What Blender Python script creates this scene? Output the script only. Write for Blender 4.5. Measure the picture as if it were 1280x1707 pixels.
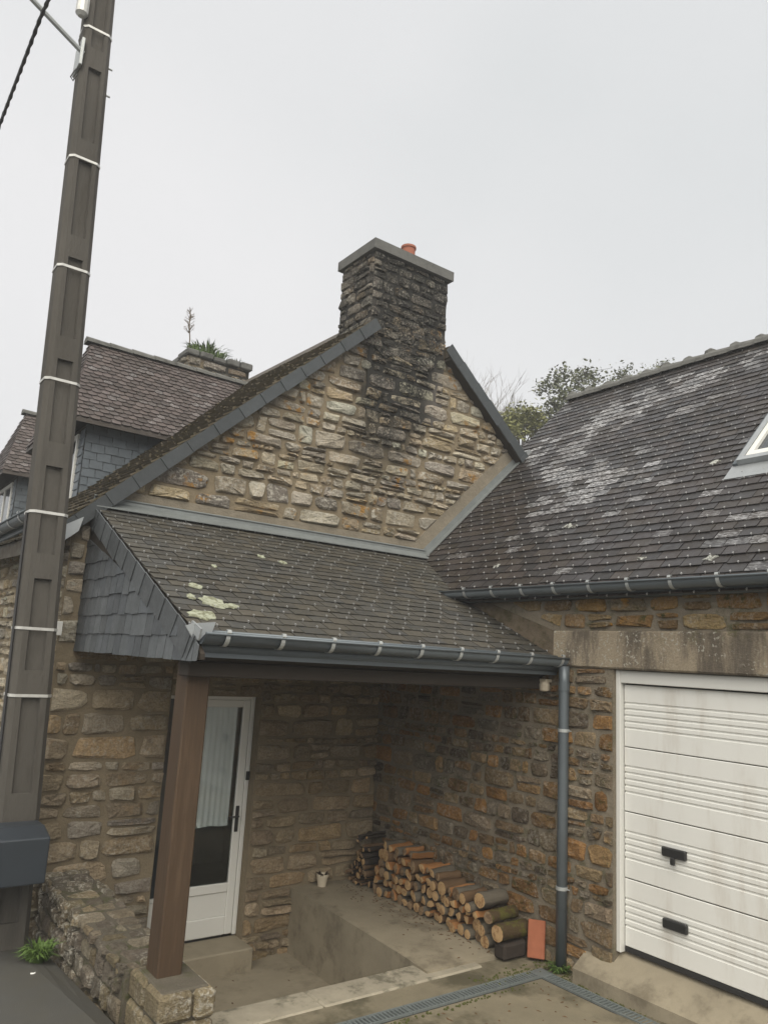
import bpy, math, random
from mathutils import Vector, Matrix

# ------------------------------------------------------------------ camera, world, sun, exposure
S = bpy.context.scene
COL = S.collection
for _o in list(bpy.data.objects):
    bpy.data.objects.remove(_o)

YAW, PITCH, ROLL, FPX = .6292, .1913, .0571, 1276.0
CAM = Vector((-5.638, -7.63, 2.2))
_f = Vector((math.sin(YAW) * math.cos(PITCH), math.cos(YAW) * math.cos(PITCH), math.sin(PITCH)))
_r = Vector((math.cos(YAW), -math.sin(YAW), 0))
_u = _r.cross(_f)
RT = math.cos(ROLL) * _r + math.sin(ROLL) * _u
UP = RT.cross(_f)
FW = _f
cd = bpy.data.cameras.new('camera')
cam = bpy.data.objects.new('camera', cd)
COL.objects.link(cam)
cam.matrix_world = Matrix(((RT.x, UP.x, -FW.x, CAM.x), (RT.y, UP.y, -FW.y, CAM.y), (RT.z, UP.z, -FW.z, CAM.z), (0, 0, 0, 1)))
cd.sensor_fit = 'VERTICAL'
cd.sensor_height = 24
cd.sensor_width = 18
cd.lens = FPX / 1707 * 24
cd.clip_end = 2000
cd.clip_start = .05
S.camera = cam

SUN_EL, SUN_AZ = math.radians(50), math.radians(214)     # azimuth from +Y clockwise
world = bpy.data.worlds.new('World')
S.world = world
world.use_nodes = True
wn, wl = world.node_tree.nodes, world.node_tree.links
wn.clear()
w_out = wn.new('ShaderNodeOutputWorld')
w_bg = wn.new('ShaderNodeBackground')
w_bg.inputs['Strength'].default_value = .07
w_sky = wn.new('ShaderNodeTexSky')
w_sky.sky_type = 'NISHITA'
w_sky.sun_disc = False
w_sky.sun_elevation = SUN_EL
w_sky.sun_rotation = SUN_AZ
w_sky.air_density = 1.0
w_sky.dust_density = 4.0
w_hs = wn.new('ShaderNodeHueSaturation')
w_hs.inputs['Saturation'].default_value = .12
wl.new(w_sky.outputs[0], w_hs.inputs['Color'])
w_tc = wn.new('ShaderNodeTexCoord')
w_no = wn.new('ShaderNodeTexNoise')                       # soft overcast cloud layer
w_no.inputs['Scale'].default_value = 1.3
w_no.inputs['Detail'].default_value = 3
wl.new(w_tc.outputs['Generated'], w_no.inputs['Vector'])
w_rp = wn.new('ShaderNodeValToRGB')
w_rp.color_ramp.elements[0].position = .36
w_rp.color_ramp.elements[0].color = (3.70, 3.80, 3.86, 1)
w_rp.color_ramp.elements[1].position = .66
w_rp.color_ramp.elements[1].color = (4.36, 4.34, 4.40, 1)
wl.new(w_no.outputs[0], w_rp.inputs[0])
w_mx = wn.new('ShaderNodeMixRGB')
w_mx.inputs['Fac'].default_value = .9
wl.new(w_hs.outputs[0], w_mx.inputs[1])
wl.new(w_rp.outputs[0], w_mx.inputs[2])
wl.new(w_mx.outputs[0], w_bg.inputs['Color'])
wl.new(w_bg.outputs[0], w_out.inputs['Surface'])

sd = bpy.data.lights.new('sun', 'SUN')
sd.energy = 1.5
sd.angle = math.radians(70)
sd.color = (1, .93, .80)
sun = bpy.data.objects.new('sun', sd)
COL.objects.link(sun)
_sd = Vector((math.sin(SUN_AZ) * math.cos(SUN_EL), math.cos(SUN_AZ) * math.cos(SUN_EL), math.sin(SUN_EL)))
sun.rotation_euler = _sd.to_track_quat('Z', 'Y').to_euler()
sun.location = (-10, -20, 30)

S.view_settings.view_transform = 'Standard'
S.view_settings.look = 'None'
S.view_settings.gamma = 1
S.view_settings.exposure = 1.55
S.view_settings.use_curve_mapping = False
S.render.engine = 'CYCLES'
S.cycles.max_bounces = 6
S.cycles.use_denoising = True

rnd = random.Random(11)
U = rnd.uniform
X, Y, Z = Vector((1, 0, 0)), Vector((0, 1, 0)), Vector((0, 0, 1))


def V(*a):
    return Vector(a)


VEIL = .0042  # density of the thin volume that imitates lens glare

# ------------------------------------------------------------------ materials
def new_mat(name):
    m = bpy.data.materials.new(name)
    m.use_nodes = True
    nt = m.node_tree
    nt.nodes.clear()
    out = nt.nodes.new('ShaderNodeOutputMaterial')
    b = nt.nodes.new('ShaderNodeBsdfPrincipled')
    nt.links.new(b.outputs[0], out.inputs[0])
    return m, nt, b


class N:
    """tiny node helper"""
    def __init__(s, nt):
        s.t = nt

    def put(s, sock, v):
        if isinstance(v, bpy.types.NodeSocket):
            s.t.links.new(v, sock)
        else:
            if isinstance(v, tuple) and len(v) == 3 and sock.type == 'RGBA':
                v = v + (1,)
            sock.default_value = v

    def pos(s):
        return s.t.nodes.new('ShaderNodeNewGeometry').outputs['Position']

    def attr(s, name):
        n = s.t.nodes.new('ShaderNodeAttribute')
        n.attribute_name = name
        return n

    def scale(s, vec, sc):
        n = s.t.nodes.new('ShaderNodeVectorMath')
        n.operation = 'MULTIPLY'
        s.put(n.inputs[0], vec)
        n.inputs[1].default_value = sc
        return n.outputs[0]

    def noise(s, sc, det=4, rough=.6, vec=None, out=0):
        n = s.t.nodes.new('ShaderNodeTexNoise')
        n.inputs['Scale'].default_value = sc
        n.inputs['Detail'].default_value = det
        n.inputs['Roughness'].default_value = rough
        s.put(n.inputs['Vector'], vec if vec is not None else s.pos())
        return n.outputs[out]

    def voro(s, sc, vec=None, feature='F1', out='Distance'):
        n = s.t.nodes.new('ShaderNodeTexVoronoi')
        n.feature = feature
        n.inputs['Scale'].default_value = sc
        s.put(n.inputs['Vector'], vec if vec is not None else s.pos())
        return n.outputs[out]

    def math(s, op, a, b=0.0, c=None):
        n = s.t.nodes.new('ShaderNodeMath')
        n.operation = op
        s.put(n.inputs[0], a)
        s.put(n.inputs[1], b)
        if c is not None:
            s.put(n.inputs[2], c)
        return n.outputs[0]

    def mapr(s, v, a, b, c=0.0, d=1.0, smooth=True):
        n = s.t.nodes.new('ShaderNodeMapRange')
        n.interpolation_type = 'SMOOTHSTEP' if smooth else 'LINEAR'
        s.put(n.inputs[0], v)
        for i, q in enumerate((a, b, c, d)):
            s.put(n.inputs[1 + i], q)
        return n.outputs[0]

    def mix(s, f, a, b, mode='MIX'):
        n = s.t.nodes.new('ShaderNodeMixRGB')
        n.blend_type = mode
        s.put(n.inputs[0], f)
        s.put(n.inputs[1], a)
        s.put(n.inputs[2], b)
        return n.outputs[0]

    def sep(s, v):
        n = s.t.nodes.new('ShaderNodeSeparateXYZ')
        s.put(n.inputs[0], v)
        return n.outputs

    def bump(s, h, strength, dist, nrm=None):
        n = s.t.nodes.new('ShaderNodeBump')
        n.inputs['Strength'].default_value = strength
        n.inputs['Distance'].default_value = dist
        s.put(n.inputs['Height'], h)
        if nrm is not None:
            s.put(n.inputs['Normal'], nrm)
        return n.outputs[0]


def soot_mask(n):
    """black weathering below the chimney: a stain with its own outline"""
    p = n.sep(n.pos())
    nz = n.math('SUBTRACT', n.noise(2.2, 5, .65), .5)
    xc = n.math('MULTIPLY_ADD', p[2], .17, -.98)
    d = n.math('ABSOLUTE', n.math('SUBTRACT', p[0], xc))
    w = n.mapr(p[2], 3.9, 6.4, .28, .66)
    d2 = n.math('SUBTRACT', n.math('MULTIPLY_ADD', nz, .9, d), w)
    m = n.mapr(d2, .22, -.12)
    zz = n.math('MULTIPLY_ADD', nz, 1.2, p[2])
    m2 = n.mapr(zz, 3.6, 5.5)
    return n.math('MULTIPLY', m, m2)


def mat_stone(name, soot=False, lich=.5, orange=.0, green=.0, dark=1.0):
    m, nt, b = new_mat(name)
    n = N(nt)
    t = n.attr('tint').outputs['Color']
    a = n.noise(7, 5, .65)
    c = n.mix(1.0, t, n.mix(a, (.55, .53, .5), (1.4, 1.4, 1.4)), 'MULTIPLY')
    g = n.noise(55, 4, .7)
    c = n.mix(n.mapr(g, .38, .62, 0, .55), c, n.mix(1.0, c, (.45, .42, .4), 'MULTIPLY'))
    if lich:
        l = n.math('MULTIPLY', n.mapr(n.noise(24, 5, .75), .47, .62), n.mapr(n.noise(2.6, 3), .38, .6, 0, lich))
        c = n.mix(l, c, (.56, .53, .46))
    if green:
        l = n.math('MULTIPLY', n.mapr(n.noise(14, 5, .7), .5, .66), n.mapr(n.noise(1.4, 3), .45, .62, 0, green))
        c = n.mix(l, c, (.07, .075, .025))
    if orange:
        l = n.math('MULTIPLY', n.mapr(n.noise(11, 4, .6), .50, .60), n.mapr(n.noise(1.9, 2, .4), .56, .66, 0, orange))
        c = n.mix(l, c, (.42, .22, .045))
    if soot:
        s = soot_mask(n)
        p_ = n.sep(n.pos())
        sp = n.math('MULTIPLY', n.mapr(n.noise(38, 4, .75), .52, .62, 1.0, .3), n.mapr(n.noise(6.5, 4, .7), .44, .66, 1.0, n.mapr(p_[2], 5.4, 6.6, .40, .70)))
        c = n.mix(n.math('MULTIPLY', n.math('MULTIPLY', s, sp), .95), c, (.024, .024, .022))
    if dark != 1.0:
        c = n.mix(1.0, c, (dark, dark, dark), 'MULTIPLY')
    n.put(b.inputs['Base Color'], c)
    b.inputs['Roughness'].default_value = .9
    b.inputs['Specular IOR Level'].default_value = .25
    h = n.math('ADD', n.math('MULTIPLY', n.noise(13, 6, .72, n.scale(n.pos(), (1, 1, 1.7))), 1.3), n.math('MULTIPLY', n.noise(70, 3, .7), .4))
    n.put(b.inputs['Normal'], n.bump(h, 1.0, .05))
    return m


def mat_mortar(name, col, soot=False, green=0.0):
    m, nt, b = new_mat(name)
    n = N(nt)
    c = n.mix(n.noise(5, 5, .7), tuple(q * .62 for q in col), tuple(q * 1.3 for q in col))
    c = n.mix(n.mapr(n.noise(120, 3, .7), .4, .65, 0, .45), c, tuple(q * .45 for q in col))
    if green:
        l = n.math('MULTIPLY', n.mapr(n.noise(9, 5, .7), .46, .66), n.mapr(n.noise(1.2, 3), .42, .62, 0, green))
        c = n.mix(l, c, (.06, .065, .02))
    if soot:
        c = n.mix(n.math('MULTIPLY', soot_mask(n), .9), c, (.025, .025, .023))
    n.put(b.inputs['Base Color'], c)
    b.inputs['Roughness'].default_value = .95
    b.inputs['Specular IOR Level'].default_value = .15
    h = n.math('ADD', n.noise(18, 5, .7), n.math('MULTIPLY', n.noise(140, 3, .7), .4))
    n.put(b.inputs['Normal'], n.bump(h, .9, .02))
    return m


def mat_slate(name, moss=0.0, rough=.5, mosscol=(.07, .062, .035), spec=.5):
    m, nt, b = new_mat(name)
    n = N(nt)
    t = n.attr('tint').outputs['Color']
    st = n.attr('stain').outputs['Fac']
    c = n.mix(1.0, t, n.mix(n.noise(16, 5, .7), (.6, .6, .6), (1.4, 1.4, 1.4)), 'MULTIPLY')
    if moss:
        l = n.math('MULTIPLY', n.mapr(n.noise(26, 5, .75), .40, .62), n.mapr(n.noise(1.1, 3), .3, .65, .35 * moss, moss))
        c = n.mix(l, c, mosscol)
    w = n.math('MULTIPLY', st, n.mapr(n.noise(1, 5, .75, n.scale(n.pos(), (70, 17, 70))), .46, .60))
    c = n.mix(n.math('MULTIPLY', w, .92), c, (.55, .555, .57))
    sp = n.mapr(n.voro(9), .045, .02, 0, .5)
    c = n.mix(n.math('MULTIPLY', sp, n.mapr(n.noise(.9, 2), .5, .6)), c, (.35, .36, .33))
    n.put(b.inputs['Base Color'], c)
    n.put(b.inputs['Roughness'], n.mapr(n.noise(7, 4), .3, .7, rough - .12, rough + .15))
    b.inputs['Specular IOR Level'].default_value = spec
    n.put(b.inputs['Normal'], n.bump(n.noise(40, 5, .7), .35, .008))
    return m


def mat_plain(name, col, rough=.6, metal=0.0, var=.25, sc=9, bump=.15, bdist=.005, bsc=60, spec=.5, stretch=None, dirt=None):
    m, nt, b = new_mat(name)
    n = N(nt)
    v = n.scale(n.pos(), stretch) if stretch else None
    c = n.mix(n.noise(sc, 5, .65, v), tuple(q * (1 - var) for q in col), tuple(q * (1 + var) for q in col))
    if dirt:
        dcol, amt, dsc, lo, hi = dirt
        c = n.mix(n.mapr(n.noise(dsc, 5, .7, v), lo, hi, 0, amt), c, dcol)
    n.put(b.inputs['Base Color'], c)
    b.inputs['Roughness'].default_value = rough
    b.inputs['Metallic'].default_value = metal
    b.inputs['Specular IOR Level'].default_value = spec
    if bump:
        n.put(b.inputs['Normal'], n.bump(n.noise(bsc, 5, .7, v), bump, bdist))
    return m


M = {}
M['gable_stone'] = mat_stone('gable stone', soot=True, lich=.95, orange=.9)
M['corner_stone'] = mat_stone('corner stone', lich=.5, orange=.15)
M['porch_stone'] = mat_stone('sheltered stone', lich=.2, dark=.95)
M['garage_stone'] = mat_stone('brown garage stone', lich=.35, orange=.25, green=.8)
M['eaves_stone'] = mat_stone('mossy ochre stone', lich=.4, orange=1.0, green=1.0)
M['low_stone'] = mat_stone('low wall stone', lich=.8, green=.5)
M['mortar'] = mat_mortar('sandy mortar', (.25, .205, .14), soot=True)
M['mortar_chimney'] = mat_mortar('grey chimney mortar', (.11, .10, .09), soot=True)
M['mortar_garage'] = mat_mortar('grey garage mortar', (.25, .215, .165), green=.7)
M['mortar_low'] = mat_mortar('dirty mortar', (.13, .115, .09), green=.8)
M['cement'] = mat_plain('cement fillet', (.20, .175, .135), .95, var=.35, sc=6, bump=.6, bdist=.02, bsc=25, spec=.2)
M['cement_brown'] = mat_plain('dirty brown cement', (.135, .108, .078), .95, var=.45, sc=6, bump=.8, bdist=.02, bsc=25, spec=.15, dirt=((.05, .045, .02), .8, 5, .46, .64))
M['slate_garage'] = mat_slate('dark slate', .15, .42)
M['slate_porch'] = mat_slate('mossy slate', .75, .6, (.066, .060, .044), .4)
M['slate_house'] = mat_slate('old mossy slate', .9, .7, (.075, .062, .03), .3)
M['slate_dormer'] = mat_slate('dormer slate', .35, .6, (.075, .065, .045), .35)
M['slate_blue'] = mat_slate('blue grey slate hanging', 0, .5)
M['slate_verge'] = mat_slate('grey verge slate', .1, .55, (.06, .06, .045))
M['zinc_dark'] = mat_plain('anthracite zinc', (.115, .135, .15), .42, .35, .2, 4, .1)
M['zinc'] = mat_plain('weathered zinc', (.36, .38, .39), .45, .5, .25, 6, .15)
M['zinc_old'] = mat_plain('dull zinc flashing', (.165, .18, .18), .6, .3, .3, 7, .25)
M['hook'] = mat_plain('steel hook', (.42, .42, .42), .4, .5, .1, 20, 0)
M['concrete_pole'] = mat_plain('dark weathered concrete', (.082, .076, .067), .9, 0, .5, 6, .7, .012, 45, .25, (1, 1, .25), ((.05, .045, .038), .7, 3, .46, .66))
M['strap'] = mat_plain('steel strap', (.52, .52, .50), .5, .4, .35, 14, 0)
M['cap'] = mat_plain('grey concrete cap', (.12, .12, .113), .9, 0, .35, 8, .6, .015, 30, .25, None, ((.05, .05, .045), .6, 5, .5, .65))
M['lintel'] = mat_plain('rough concrete lintel', (.30, .26, .20), .95, 0, .35, 30, .7, .012, 70, .2, None, ((.07, .06, .05), .7, 2.3, .5, .7))
m_, nt_, b_ = new_mat('rough lintel concrete')
n_ = N(nt_)
c_ = n_.mix(n_.noise(60, 4, .75), (.19, .155, .11), (.46, .385, .28))
k_ = n_.mapr(n_.noise(1, 5, .7, n_.scale(n_.pos(), (2, 3.2, .7))), .44, .62, 0, .8)
c_ = n_.mix(k_, c_, (.075, .062, .05))
k_ = n_.math('MULTIPLY', n_.mapr(n_.noise(30, 3, .6), .58, .63), n_.mapr(n_.noise(1.5, 2), .42, .6))
c_ = n_.mix(k_, c_, (.42, .40, .34))
k_ = n_.math('MULTIPLY', n_.mapr(n_.noise(10, 4, .7), .55, .65), n_.mapr(n_.sep(n_.pos())[2], 2.42, 2.62, 0, .8))
c_ = n_.mix(k_, c_, (.085, .08, .02))
n_.put(b_.inputs['Base Color'], c_)
b_.inputs['Roughness'].default_value = .95
n_.put(b_.inputs['Normal'], n_.bump(n_.noise(55, 5, .75), .9, .02))
M['lintel'] = m_
M['concrete'] = mat_plain('worn concrete', (.27, .235, .172), .85, 0, .3, 3, .35, .008, 50, .3, None, ((.12, .10, .07), .7, 2.2, .48, .68))
M['kerb'] = mat_plain('pale kerb concrete', (.30, .27, .21), .85, 0, .35, 6, .4, .01, 40, .3, None, ((.08, .075, .05), .7, 5, .5, .66))
M['asphalt'] = mat_plain('damp asphalt', (.07, .069, .063), .62, 0, .3, 2, .6, .008, 140, .4, None, ((.075, .07, .055), .6, .9, .45, .65))
M['drive'] = mat_plain('mossy driveway', (.19, .165, .115), .75, 0, .4, 2.5, .6, .008, 110, .35, None, ((.065, .058, .035), .85, 1.3, .46, .64))
M['white_door'] = mat_plain('white painted steel', (.71, .71, .68), .42, 0, .04, 2, .12, .002, 90, .45, (1, 1.6, .35), ((.36, .29, .21), .28, 2.2, .5, .74))
M['white_pvc'] = mat_plain('white door paint', (.64, .64, .61), .4, 0, .04, 4, 0)
M['black'] = mat_plain('black plastic', (.018, .018, .018), .45, 0, .2, 20, 0)
M['dark'] = mat_plain('dark timber soffit', (.035, .028, .022), .8, 0, .3, 8, .2, .005, 30, .3, (.3, 6, 6))
M['interior'] = mat_plain('dim interior plaster', (.55, .54, .50), .9, 0, .2, 4, 0)
M['reflect_sheet'] = mat_plain('pale reflection sheet', (.76, .77, .76), .9, 0, .08, 14, .2, .01, 12, .1, (8, 8, .3))  # pale colour imitates a blurred reflection in the door glass
M['timber'] = mat_plain('stained brown timber', (.062, .039, .023), .6, 0, .3, 14, .25, .004, 60, .3, (4, 4, .3), ((.10, .066, .040), .55, 4, .5, .68))
M['terracotta'] = mat_plain('terracotta', (.30, .115, .075), .85, 0, .2, 12, .3, .004, 60, .2)
M['brick'] = mat_plain('orange hollow brick', (.29, .105, .058), .9, 0, .25, 14, .3, .003, 80, .25)
M['pot'] = mat_plain('cream flower pot', (.50, .44, .34), .6, 0, .15, 10, .1)
M['soil'] = mat_plain('dark soil', (.035, .025, .018), .95, 0, .4, 30, .6, .01, 60, .1)
M['box_blue'] = mat_plain('blue grey painted metal', (.030, .037, .046), .4, .1, .12, 5, .05, .003, 40, .5)
M['white_tag'] = mat_plain('white enamel', (.78, .78, .76), .35, 0, .03, 8, 0)
M['bark'] = mat_plain('tree bark', (.10, .085, .065), .9, 0, .35, 10, .5, .02, 20, .2, (1, 1, .3))
M['bark_log'] = mat_plain('log bark', (.12, .075, .042), .9, 0, .5, 9, .9, .012, 34, .2, (.5, 2, 2))
M['bark_grey'] = mat_plain('grey log bark', (.115, .10, .078), .9, 0, .5, 11, .9, .012, 36, .2, (.5, 2, 2))
M['bark_orange'] = mat_plain('peeled orange wood', (.27, .13, .05), .85, 0, .35, 10, .5, .006, 40, .2, (.4, 3, 3))
M['bark_moss'] = mat_plain('mossy log bark', (.095, .088, .025), .95, 0, .4, 12, 1, .015, 40, .1, None, ((.07, .048, .028), .95, 7, .44, .56))
M['wood_dark'] = mat_plain('black weathered wood', (.045, .036, .030), .9, 0, .4, 10, .9, .01, 40, .2, (1, 4, 4))
M['wood_cut'] = mat_plain('cut wood end', (.42, .28, .145), .8, 0, .28, 16, .4, .004, 50, .2, None, ((.22, .12, .055), .8, 20, .5, .62))
M['wood_cut_old'] = mat_plain('greyed wood end', (.27, .19, .115), .85, 0, .3, 16, .4, .004, 50, .2, None, ((.10, .06, .035), .8, 16, .46, .6))
M['lichen'] = mat_plain('pale lichen', (.31, .325, .25), .95, 0, .25, 24, .8, .006, 60, .1, None, ((.15, .15, .10), .9, 20, .46, .58))
M['lichen_grey'] = mat_plain('grey white lichen', (.36, .37, .34), .95, 0, .3, 30, .8, .006, 60, .1, None, ((.07, .065, .06), .95, 18, .47, .56))
M['weed'] = mat_plain('fresh green weed', (.075, .13, .025), .7, 0, .35, 12, 0)
M['grass'] = mat_plain('roof grass', (.09, .14, .035), .8, 0, .35, 9, 0)
M['leaf'] = mat_plain('dull green foliage', (.10, .11, .055), .75, 0, .45, 1.2, 0)
M['leaf_yellow'] = mat_plain('yellow green foliage', (.15, .155, .05), .75, 0, .4, 1.5, 0)
M['twig'] = mat_plain('grey twigs', (.17, .155, .135), .9, 0, .25, 8, 0)
M['moss'] = mat_plain('dark joint moss', (.075, .08, .03), .95, 0, .5, 40, .3, .004, 80, .1)
M['dry'] = mat_plain('dry weed stalk', (.15, .12, .09), .9, 0, .3, 20, 0)
M['dead_leaf'] = mat_plain('red brown dead leaf', (.20, .06, .03), .8, 0, .3, 20, 0)
M['iron'] = mat_plain('grey iron grate', (.15, .17, .17), .6, .2, .3, 12, .3, .003, 60, .4)
M['cable'] = mat_plain('black cable', (.03, .03, .032), .6, 0, .1, 20, 0)
M['galv'] = mat_plain('galvanised steel', (.42, .44, .44), .45, .4, .2, 12, 0)
M['rubber'] = mat_plain('dark gasket', (.02, .02, .02), .7, 0, .1, 20, 0)


def mat_glass(name, tint=(.9, .95, .95)):
    m, nt, b = new_mat(name)
    b.inputs['Base Color'].default_value = tint + (1,)
    b.inputs['Roughness'].default_value = .03
    b.inputs['Transmission Weight'].default_value = 1
    b.inputs['IOR'].default_value = 1.45
    return m


M['glass'] = mat_glass('window glass')
m_, nt_, b_ = new_mat('dark reflecting glass')
b_.inputs['Base Color'].default_value = (.03, .035, .04, 1)
b_.inputs['Roughness'].default_value = .08
b_.inputs['Specular IOR Level'].default_value = .8
M['glass_dark'] = m_

# ------------------------------------------------------------------ object helpers
ORIG = {}


def empty(name, loc, label=None, cat=None, group=None, kind=None):
    o = bpy.data.objects.new(name, None)
    COL.objects.link(o)
    o.location = loc
    o.empty_display_size = .2
    ORIG[o] = Vector(loc)
    tag(o, label, cat, group, kind)
    return o


def tag(o, label=None, cat=None, group=None, kind=None):
    for k, v in (('label', label), ('category', cat), ('group', group), ('kind', kind)):
        if v:
            o[k] = v
    return o


def mk(name, verts, faces, mat, parent=None, midx=None, tint=None, stain=None, smooth=False, origin=None):
    """one mesh object; verts in world coordinates, the origin goes to the middle of the base"""
    vs = [Vector(v) for v in verts]
    if origin is None:
        n = len(vs)
        xs = [v.x for v in vs]
        ys = [v.y for v in vs]
        zs = [v.z for v in vs]
        origin = Vector(((min(xs) + max(xs)) / 2, (min(ys) + max(ys)) / 2, min(zs)))
    me = bpy.data.meshes.new(name)
    me.from_pydata([v - origin for v in vs], [], faces)
    for q in (mat if isinstance(mat, (list, tuple)) else [mat]):
        me.materials.append(q)
    if midx:
        me.polygons.foreach_set('material_index', midx)
    if smooth:
        me.polygons.foreach_set('use_smooth', [True] * len(me.polygons))
    if tint is not None:
        a = me.attributes.new('tint', 'FLOAT_COLOR', 'POINT')
        flat = []
        if isinstance(tint, tuple):
            flat = [tint[0], tint[1], tint[2], 1] * len(vs)
        else:
            for q in tint:
                flat += [q[0], q[1], q[2], 1]
        a.data.foreach_set('color', flat)
    if stain is not None:
        a = me.attributes.new('stain', 'FLOAT', 'POINT')
        a.data.foreach_set('value', [stain] * len(vs) if isinstance(stain, (int, float)) else stain)
    o = bpy.data.objects.new(name, me)
    COL.objects.link(o)
    o.location = origin
    ORIG[o] = Vector(origin)
    if parent is not None:
        o.parent = parent
        o.matrix_parent_inverse = Matrix.Translation(-ORIG[parent])
    return o


class MB:
    """collects shapes into one mesh"""
    def __init__(s):
        s.v, s.f, s.m = [], [], []

    def add(s, vs, fs, m=0):
        k = len(s.v)
        s.v += [Vector(q) for q in vs]
        s.f += [tuple(i + k for i in f) for f in fs]
        s.m += [m] * len(fs)
        return s

    def box(s, a, b, m=0):
        (x0, y0, z0), (x1, y1, z1) = a, b
        x0, x1 = sorted((x0, x1))
        y0, y1 = sorted((y0, y1))
        z0, z1 = sorted((z0, z1))
        return s.add([(x0, y0, z0), (x1, y0, z0), (x1, y1, z0), (x0, y1, z0), (x0, y0, z1), (x1, y0, z1), (x1, y1, z1), (x0, y1, z1)],
                     [(0, 3, 2, 1), (4, 5, 6, 7), (0, 1, 5, 4), (1, 2, 6, 5), (2, 3, 7, 6), (3, 0, 4, 7)], m)

    def bbox(s, a, b, bev=.006, m=0):
        """box with chamfered edges"""
        a, b = Vector(a), Vector(b)
        lo = Vector((min(a.x, b.x), min(a.y, b.y), min(a.z, b.z)))
        hi = Vector((max(a.x, b.x), max(a.y, b.y), max(a.z, b.z)))
        bev = min(bev, min(hi - lo) * .45)
        vs, idx = [], {}
        for i in (0, 1):
            for j in (0, 1):
                for k in (0, 1):
                    c = Vector((hi.x if i else lo.x, hi.y if j else lo.y, hi.z if k else lo.z))
                    sg = Vector((-1 if i else 1, -1 if j else 1, -1 if k else 1))
                    for ax in range(3):
                        p = c.copy()
                        for q in range(3):
                            if q != ax:
                                p[q] += sg[q] * bev
                        idx[(i, j, k, ax)] = len(vs)
                        vs.append(p)
        fs = []
        for ax in range(3):
            o1, o2 = [(1, 2), (2, 0), (0, 1)][ax]
            for s0 in (0, 1):
                f = []
                for a1, a2 in ((0, 0), (1, 0), (1, 1), (0, 1)):
                    key = [0, 0, 0]
                    key[ax], key[o1], key[o2] = s0, a1, a2
                    f.append(idx[(key[0], key[1], key[2], ax)])
                fs.append(tuple(f if s0 else f[::-1]))
        for ax in range(3):
            o1, o2 = [(1, 2), (2, 0), (0, 1)][ax]
            for a1 in (0, 1):
                for a2 in (0, 1):
                    k0, k1 = [0, 0, 0], [0, 0, 0]
                    for kk, e in ((k0, 0), (k1, 1)):
                        kk[ax], kk[o1], kk[o2] = e, a1, a2
                    f = [idx[(*k0, o1)], idx[(*k1, o1)], idx[(*k1, o2)], idx[(*k0, o2)]]
                    fs.append(tuple(f if (a1 == a2) else f[::-1]))
        for i in (0, 1):
            for j in (0, 1):
                for k in (0, 1):
                    f = [idx[(i, j, k, 0)], idx[(i, j, k, 1)], idx[(i, j, k, 2)]]
                    fs.append(tuple(f if (i + j + k) % 2 else f[::-1]))
        return s.add(vs, fs, m)

    def prism(s, poly, O, A, B, D, m=0, mcap=None):
        """polygon (a,b) in the frame O + a*A + b*B, extruded by the vector D"""
        O, A, B, D = Vector(O), Vector(A), Vector(B), Vector(D)
        n = len(poly)
        base = [O + A * a + B * b for a, b in poly]
        vs = base + [p + D for p in base]
        fs = [tuple(range(n))[::-1], tuple(range(n, 2 * n))]
        if A.cross(B).dot(D) < 0:
            fs = [f[::-1] for f in fs]
            sd_ = [(i, i + n, (i + 1) % n + n, (i + 1) % n) for i in range(n)]
        else:
            sd_ = [(i, (i + 1) % n, (i + 1) % n + n, i + n) for i in range(n)]
        s.add(vs, fs, m if mcap is None else mcap)
        k = len(s.v) - 2 * n
        s.f += [tuple(i + k for i in f) for f in sd_]
        s.m += [m] * n
        return s

    def tube(s, pts, r, n=8, m=0, cap=True, mcap=None):
        pts = [Vector(p) for p in pts]
        rs = r if isinstance(r, (list, tuple)) else [r] * len(pts)
        d0 = (pts[1] - pts[0]).normalized()
        ref = Vector((0, 0, 1)) if abs(d0.z) < .9 else Vector((1, 0, 0))
        rings = []
        for i, p in enumerate(pts):
            d = (pts[min(i + 1, len(pts) - 1)] - pts[max(i - 1, 0)]).normalized()
            a = d.cross(ref).normalized()
            b = d.cross(a)
            ref = (ref - d * ref.dot(d)).normalized()
            rings.append([p + a * (math.cos(6.28318 * k / n) * rs[i]) + b * (math.sin(6.28318 * k / n) * rs[i]) for k in range(n)])
        vs = [q for rg in rings for q in rg]
        fs = []
        for i in range(len(pts) - 1):
            for k in range(n):
                fs.append((i * n + k, (i + 1) * n + k, (i + 1) * n + (k + 1) % n, i * n + (k + 1) % n))
        s.add(vs, fs, m)
        if cap:
            k = len(s.v) - len(vs)
            s.f += [tuple(k + i for i in range(n)), tuple(k + (len(pts) - 1) * n + i for i in range(n))[::-1]]
            s.m += [m if mcap is None else mcap] * 2
        return s

    def lathe(s, c, prof, n=20, m=0):
        c = Vector(c)
        vs = [c + Vector((r * math.cos(6.28318 * k / n), r * math.sin(6.28318 * k / n), z)) for r, z in prof for k in range(n)]
        fs = [(i * n + k, i * n + (k + 1) % n, (i + 1) * n + (k + 1) % n, (i + 1) * n + k) for i in range(len(prof) - 1) for k in range(n)]
        fs += [tuple(range(n))[::-1], tuple((len(prof) - 1) * n + k for k in range(n))]
        return s.add(vs, fs, m)

    def obj(s, name, mat, parent=None, **kw):
        return mk(name, s.v, s.f, mat, parent, midx=s.m, **kw)


# ------------------------------------------------------------------ pieces (stones, slates): 300 largest singly, the rest joined
PIECES = {}


def to_px(p):
    q = p - CAM
    d = q.dot(FW)
    if d < .1:
        return None
    return (640 + FPX * q.dot(RT) / d, 853.5 - FPX * q.dot(UP) / d)


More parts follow.
